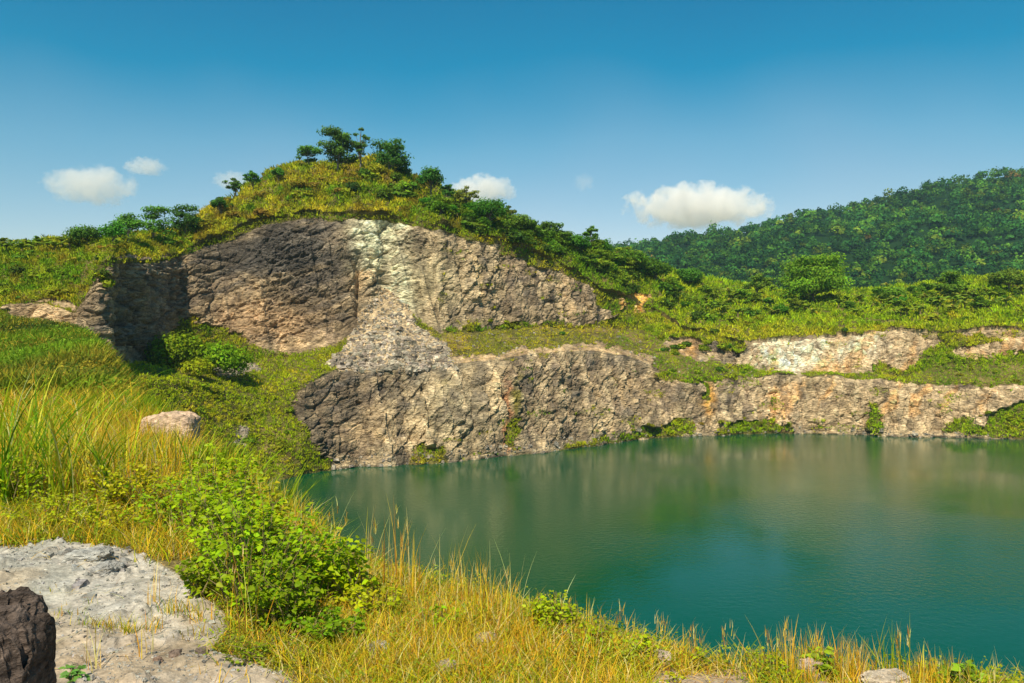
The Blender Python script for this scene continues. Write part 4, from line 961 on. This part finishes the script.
# ---- leafy plants
def leaf_shapes(Cn, D_, U_, L_, W_, cc):
    """ovate folded leaves: base Cn, axis D_, normal U_"""
    D_ = D_/np.linalg.norm(D_, axis=1, keepdims=True); S_ = np.cross(D_, U_); S_ /= np.linalg.norm(S_, axis=1, keepdims=True)+1e-9; U = np.cross(S_, D_)
    L_ = L_[:, None]; W_ = W_[:, None]
    b = Cn; m_ = Cn+D_*L_*.45-U*L_*.05; t = Cn+D_*L_-U*L_*.22
    l1 = Cn+D_*L_*.28-S_*W_*.5+U*W_*.16; r1 = Cn+D_*L_*.28+S_*W_*.5+U*W_*.16
    l2 = Cn+D_*L_*.66-S_*W_*.34+U*W_*.04-U*L_*.06; r2 = Cn+D_*L_*.66+S_*W_*.34+U*W_*.04-U*L_*.06
    V = np.stack([b, m_, t, l1, r1, l2, r2], 1).reshape(-1, 3); n = len(Cn)
    T = np.array([[0, 1, 3], [0, 4, 1], [5, 1, 2], [1, 6, 2], [3, 1, 5], [4, 6, 1]])
    T = (np.arange(n)[:, None, None]*7+T[None]).reshape(-1, 3)
    return V, T, np.repeat(cc, 7, 0)

def leafy_bush(loc, H, R, nst, leaf, c, label, cat, seed, name='leafy_bush', perst=26, group=None, lean=(0, 0), spread=1.0):
    r = np.random.default_rng(seed); st = Acc(); lf = Acc(); Cn = []; Dn = []; cs = []
    for k in range(nst):
        a = r.uniform(0, 6.28); d = R*math.sqrt(r.uniform(0, 1)); h = H*r.uniform(.55, 1.08)*(1-.35*(d/R)**2)
        b0 = np.array([math.cos(a)*d*.35, math.sin(a)*d*.35, -.02]); tip = np.array([math.cos(a)*d*spread+lean[0], math.sin(a)*d*spread+lean[1], h])
        pts = [b0+(tip-b0)*t+np.array([r.normal()*.02, r.normal()*.02, .12*H*math.sin(math.pi*t)*.6]) for t in np.linspace(0, 1, 5)]
        tube(st, pts, [.0055, .0045, .0035, .0025, .0012], k=4)
        for j in range(perst):
            t = 1-(r.uniform(0, 1)**1.35)*.85; i = min(3, int(t*4)); f = t*4-i; p_ = pts[i]*(1-f)+pts[i+1]*f
            az = j*2.4+r.uniform(-.5, .5); d_ = np.array([math.cos(az), math.sin(az), r.uniform(-.25, .55)])
            pet = r.uniform(.005, .05)*(H/.6); Cn.append(p_+d_*pet); Dn.append(d_+np.array([0, 0, -.1])); cs.append(.8+.35*t)
    Cn = np.array(Cn); Dn = np.array(Dn); n = len(Cn); U = np.array([-.25, -.3, 1.])+.5*r.normal(size=(n, 3))
    L_ = leaf*r.uniform(.5, 1.25, n); lf.add(*leaf_shapes(Cn, Dn, U, L_, L_*r.uniform(.55, .75, n), jitter_col(c, n, .2, r)))
    e = bpy.data.objects.new(name, None); col.objects.link(e); e.location = loc
    link('stems', st.mesh('stems', M_stem), e); link('leaves', lf.mesh('leaves', M_near, True), e)
    return tag(e, label, cat, group)
# creeping small-leaved weeds between the grass (stuff)
wr = np.random.default_rng(131); wd = Acc()
for (n_, a0, a1, d0, d1, s_, cc) in [(1500, 200, 1060, 3.4, 6.2, .022, (.28, .36, .014)), (2000, -30, 330, 5.7, 11, .028, (.24, .36, .014)), (600, -30, 260, 10, 20, .05, (.22, .33, .014)), (500, 300, 700, 3.6, 5.5, .02, (.36, .34, .02))]:
    D = np.exp(wr.uniform(math.log(d0), math.log(d1), n_)); px = wr.uniform(a0, a1, n_); Xs = D*(px-CX)/F; z, s, o = height(Xs, D, False)
    k = (s < .25) & ~o & (fbm(np.stack([Xs/.5, D/.5, Xs*0], -1), 2, 840) > -.15) & ~((px > 645) & (px < 760) & (D < 4.05)); Xs, D, z = Xs[k], D[k], z[k]; m_ = len(Xs)
    per = 20; hgt = wr.uniform(.04, .16, m_)*(1 if s_ < .03 else 2.6); v = rot_dirs(m_*per, wr); v[:, 2] = np.abs(v[:, 2]); hh = np.repeat(hgt, per)[:, None]
    Cn = np.repeat(np.stack([Xs, D, z], -1), per, 0)+v*hh*wr.uniform(.5, 1.05, (m_*per, 1))*np.array([1.0, 1.0, 1.0]); N0 = v*.5+np.array([-.2, -.3, .8])+.6*rot_dirs(m_*per, wr)
    tone_ = np.repeat(wr.uniform(.55, 1.25, (m_, 1)), per, 0)
    wd.add(*leaf_shapes(Cn, v*np.array([1, 1, .4])+.5*rot_dirs(m_*per, wr), N0, s_*wr.uniform(.6, 1.2, m_*per), s_*.6*wr.uniform(.6, 1.2, m_*per), jitter_col(cc, m_*per, .2, wr)*tone_))
tag(link('weeds', wd.mesh('weeds', M_near)), 'low creeping weeds with small lime leaves between the grass of the near bank', 'ground cover', kind='stuff')
LG = (.30, .44, .005); LD = (.20, .33, .006); LY = (.42, .46, .008)
BU = [  # px, D, H, R, stems, leaf, colour, label
 (262, 4.75, .68, .40, 56, .042, LG, 'big leafy green bush in the middle of the left bank, tallest before the water'),
 (232, 5.5, .66, .42, 60, .045, LG, 'leafy bush just behind and left of the big middle one'),
 (285, 4.45, .40, .24, 34, .040, LD, 'dark shaded leafy bush low at the front of the big middle one'),
 (325, 4.9, .44, .24, 32, .042, LG, 'smaller leafy bush right of the big middle one, against the water'),
 (350, 4.85, .42, .14, 18, .046, LG, 'outermost little leafy bush overhanging the water side'),
 (268, 5.9, .68, .14, 12, .05, LY, 'single tall leafy shoot rising above the bushes against the water'),
 (190, 6.6, .55, .5, 54, .045, LG, 'leafy bush behind the outcrop, left of the two larger bushes'),
 (140, 7.6, .50, .55, 44, .045, LY, 'yellowish leafy bush in the meadow below the flat-topped block'),
 (222, 7.4, .62, .4, 36, .05, LG, 'leafy bush on the bank edge above the stony shore'),
 (12, 7.6, .55, .45, 44, .045, LG, 'leafy bush under the tall reeds at the left edge'),
 (60, 6.9, .32, .5, 36, .035, LY, 'low leafy patch behind the outcrop below the reeds'),
 (110, 6.6, .28, .4, 26, .035, LY, 'low yellow green patch at the top edge of the outcrop'),
 (205, 4.9, .30, .2, 20, .04, LD, 'small leafy plant at the right end of the grey outcrop'),
 (330, 4.2, .22, .22, 20, .035, LD, 'low broadleaf clump at the foot of the bushes near the bottom edge'),
 (375, 4.7, .20, .2, 22, .035, LY, 'low lime clump between the bushes and the straw stalks'),
 (440, 4.5, .16, .18, 16, .028, LG, 'small green clump among straw stalks in the middle of the bank'),
 (552, 4.45, .24, .17, 34, .026, LG, 'rounded bright bush at the bank edge in front of the dark water'),
 (590, 4.3, .16, .16, 22, .026, LG, 'low bright clump right of the rounded bush'),
 (638, 4.1, .14, .12, 18, .024, LG, 'small bright clump just left of the squarish stone'),
 (700, 4.1, .12, .05, 6, .022, LG, 'tiny green sprig at the edge of the bare soil'),
 (775, 3.95, .16, .14, 20, .022, LY, 'yellow green clump left of the pinkish stone'),
 (825, 3.95, .20, .10, 14, .042, (.28, .42, .02), 'bright broadleaf sprouts behind the pinkish stone'),
 (966, 3.85, .17, .06, 7, .045, (.22, .42, .02), 'single bright green rosette plant standing out against the turquoise water'),
 (70, 3.66, .085, .03, 4, .035, (.12, .30, .05), 'tiny green seedling on bare ground beside the dark boulder'),
 (1000, 3.75, .10, .12, 12, .025, LY, 'low clump of weeds at the lower right corner'),
 (680, 3.7, .08, .1, 8, .02, LY, 'little weeds on the bare soil at the bottom edge'),
 (250, 3.95, .10, .12, 12, .025, LD, 'low weeds between the bare ground and the big bush'),
]
for i, (px, D, H, R, ns, lf_, c, lab) in enumerate(BU):
    leafy_bush(ground_at(px, D), H, R, ns, lf_, c, lab, 'bush' if H > .2 else 'plant', 300+i, 'leafy_bush' if H > .2 else 'small_plant', perst=26 if H > .2 else 14)

# ------------------------------------------------------------------ sky, clouds, sun, camera
SUN_EL = math.radians(50); AZ = math.atan2(-.22, -.975)       # azimuth from +Y towards +X
w = bpy.data.worlds.new('World'); scene.world = w; w.use_nodes = True; nt = w.node_tree; N = nt.nodes; L = nt.links; N.clear()
out = N.new('ShaderNodeOutputWorld'); bg = N.new('ShaderNodeBackground'); bg.inputs['Strength'].default_value = .10
sk = N.new('ShaderNodeTexSky'); sk.sky_type = 'NISHITA'; sk.sun_disc = False; sk.sun_elevation = SUN_EL; sk.sun_rotation = AZ
sk.air_density = 1.0; sk.dust_density = .6; sk.ozone_density = 2.5
tcw = N.new('ShaderNodeTexCoord'); sx = N.new('ShaderNodeSeparateXYZ'); L.new(tcw.outputs['Generated'], sx.inputs[0])
cw = N.new('ShaderNodeValToRGB'); L.new(sx.outputs['Z'], cw.inputs[0]); e_ = cw.color_ramp.elements
e_[0].position = .10; e_[0].color = (1.12, .96, .84, 1); e_[1].position = .37; e_[1].color = (.0, .62, .74, 1)
e2_ = e_.new(.22); e2_.color = (.52, .88, .84, 1); e3_ = e_.new(.30); e3_.color = (.0, .70, .78, 1)
nw = N.new('ShaderNodeTexNoise'); nw.inputs['Scale'].default_value = 1.6; nw.inputs['Detail'].default_value = 3; L.new(tcw.outputs['Generated'], nw.inputs[0])
zm = N.new('ShaderNodeMath'); zm.operation = 'MULTIPLY_ADD'; zm.inputs[1].default_value = -.22; L.new(nw.outputs[0], zm.inputs[0])
za = N.new('ShaderNodeMath'); za.operation = 'ADD'; za.inputs[1].default_value = .11; L.new(sx.outputs['Z'], zm.inputs[2]); L.new(zm.outputs[0], za.inputs[0]); L.new(za.outputs[0], cw.inputs[0])
ms = N.new('ShaderNodeMix'); ms.data_type = 'RGBA'; ms.blend_type = 'MULTIPLY'; ms.inputs[0].default_value = 1
L.new(sk.outputs[0], ms.inputs[6]); L.new(cw.outputs[0], ms.inputs[7]); L.new(ms.outputs[2], bg.inputs['Color']); L.new(bg.outputs[0], out.inputs['Surface'])

def cloud(px, py, wpx, hpx, D, seed, dens, label, soft=1.0):
    import bmesh
    W = wpx*D/F*.5; H = hpx*D/F*.5
    bm = bmesh.new(); bmesh.ops.create_icosphere(bm, subdivisions=3, radius=1); me_ = bpy.data.meshes.new('cloud'); bm.to_mesh(me_); bm.free()
    o = link('cloud', me_, None, tuple(unproj(px, py, D))); o.scale = (W*1.25, W*.8, H*1.35)
    m, nt, N, L = new_mat('cloud_vapour'); out = N.new('ShaderNodeOutputMaterial'); pv = N.new('ShaderNodeVolumePrincipled')
    pv.inputs['Color'].default_value = (1, .965, .95, 1); pv.inputs['Anisotropy'].default_value = -.25
    tc = N.new('ShaderNodeTexCoord'); gd = N.new('ShaderNodeVectorMath'); gd.operation = 'LENGTH'; L.new(tc.outputs['Object'], gd.inputs[0])
    mp = N.new('ShaderNodeMapping'); mp.inputs['Location'].default_value = (seed*3.1, seed, 0); mp.inputs['Scale'].default_value = (W/H*1.0, 1.2, 1.1); L.new(tc.outputs['Object'], mp.inputs[0])
    nz = N.new('ShaderNodeTexNoise'); nz.inputs['Scale'].default_value = 1.5; nz.inputs['Detail'].default_value = 8; nz.inputs['Roughness'].default_value = .62; L.new(mp.outputs[0], nz.inputs[0])
    a = N.new('ShaderNodeMath'); a.operation = 'MULTIPLY_ADD'; a.inputs[1].default_value = -1.0; a.inputs[2].default_value = -.06; L.new(gd.outputs['Value'], a.inputs[0])
    b_ = N.new('ShaderNodeMath'); b_.operation = 'MULTIPLY_ADD'; b_.inputs[1].default_value = 1.75; L.new(nz.outputs[0], b_.inputs[0]); L.new(a.outputs[0], b_.inputs[2])
    mr = N.new('ShaderNodeMapRange'); mr.inputs[1].default_value = .0; mr.inputs[2].default_value = .16*soft; mr.inputs[3].default_value = 0; mr.inputs[4].default_value = dens; L.new(b_.outputs[0], mr.inputs[0])
    L.new(mr.outputs[0], pv.inputs['Density']); L.new(pv.outputs[0], out.inputs['Volume']); me_.materials.append(m)
    return tag(o, label, 'cloud')
CD = 3000
cloud(697, 207, 132, 38, CD, 1, .012, 'largest white cloud, low over the left end of the far mountain')
cloud(92, 186, 84, 34, CD, 2, .008, 'rounded pale cloud on the left above the row of trees')
cloud(145, 167, 40, 16, CD, 3, .010, 'small wispy cloud just above and right of the rounded pale cloud')
cloud(480, 190, 66, 26, CD, 4, .014, 'white cloud peeking over the right shoulder of the hill')
cloud(232, 181, 36, 18, CD, 5, .008, 'faint cloud behind the thin tree on the left shoulder')
cloud(584, 182, 22, 16, CD, 6, .004, 'tiny faint cloud patch between hill and mountain')

sd = bpy.data.lights.new('sun', 'SUN'); sd.energy = 4.8; sd.angle = math.radians(.53); sd.color = (1, .90, .68)
so = bpy.data.objects.new('sun', sd); col.objects.link(so)
from mathutils import Vector
to_sun = Vector((math.sin(AZ)*math.cos(SUN_EL), math.cos(AZ)*math.cos(SUN_EL), math.sin(SUN_EL)))
so.rotation_euler = to_sun.to_track_quat('Z', 'Y').to_euler()

HAZE = True
if HAZE:
    import bmesh
    bm = bmesh.new(); bmesh.ops.create_cube(bm, size=1); me_ = bpy.data.meshes.new('haze'); bm.to_mesh(me_); bm.free()
    x0, x1, y0, y1, z0, z1 = -1500, 2100, -300, 1500, -7, 330
    o = link('haze', me_, None, ((x0+x1)/2, (y0+y1)/2, (z0+z1)/2)); o.scale = (x1-x0, y1-y0, z1-z0); tag(o, kind='stuff')
    m, nt, N, L = new_mat('haze'); out = N.new('ShaderNodeOutputMaterial'); pv = N.new('ShaderNodeVolumePrincipled')
    pv.inputs['Color'].default_value = (.55, .80, 1, 1); pv.inputs['Density'].default_value = .00012; pv.inputs['Anisotropy'].default_value = .2
    L.new(pv.outputs[0], out.inputs['Volume']); me_.materials.append(m)

cam = bpy.data.cameras.new('camera'); co = bpy.data.objects.new('camera', cam); col.objects.link(co)
cam.sensor_width = 36; cam.lens = 36*F/1024; cam.clip_start = .1; cam.clip_end = 12000
co.location = (0, 0, CZ); co.rotation_euler = (math.radians(90), 0, 0); scene.camera = co
scene.view_settings.view_transform = 'Standard'; scene.view_settings.look = 'None'; scene.view_settings.gamma = 1; scene.view_settings.exposure = .52
scene.cycles.max_bounces = 6; scene.cycles.diffuse_bounces = 3; scene.cycles.transmission_bounces = 4; scene.cycles.volume_bounces = 6; scene.cycles.transparent_max_bounces = 8
scene.cycles.use_denoising = True
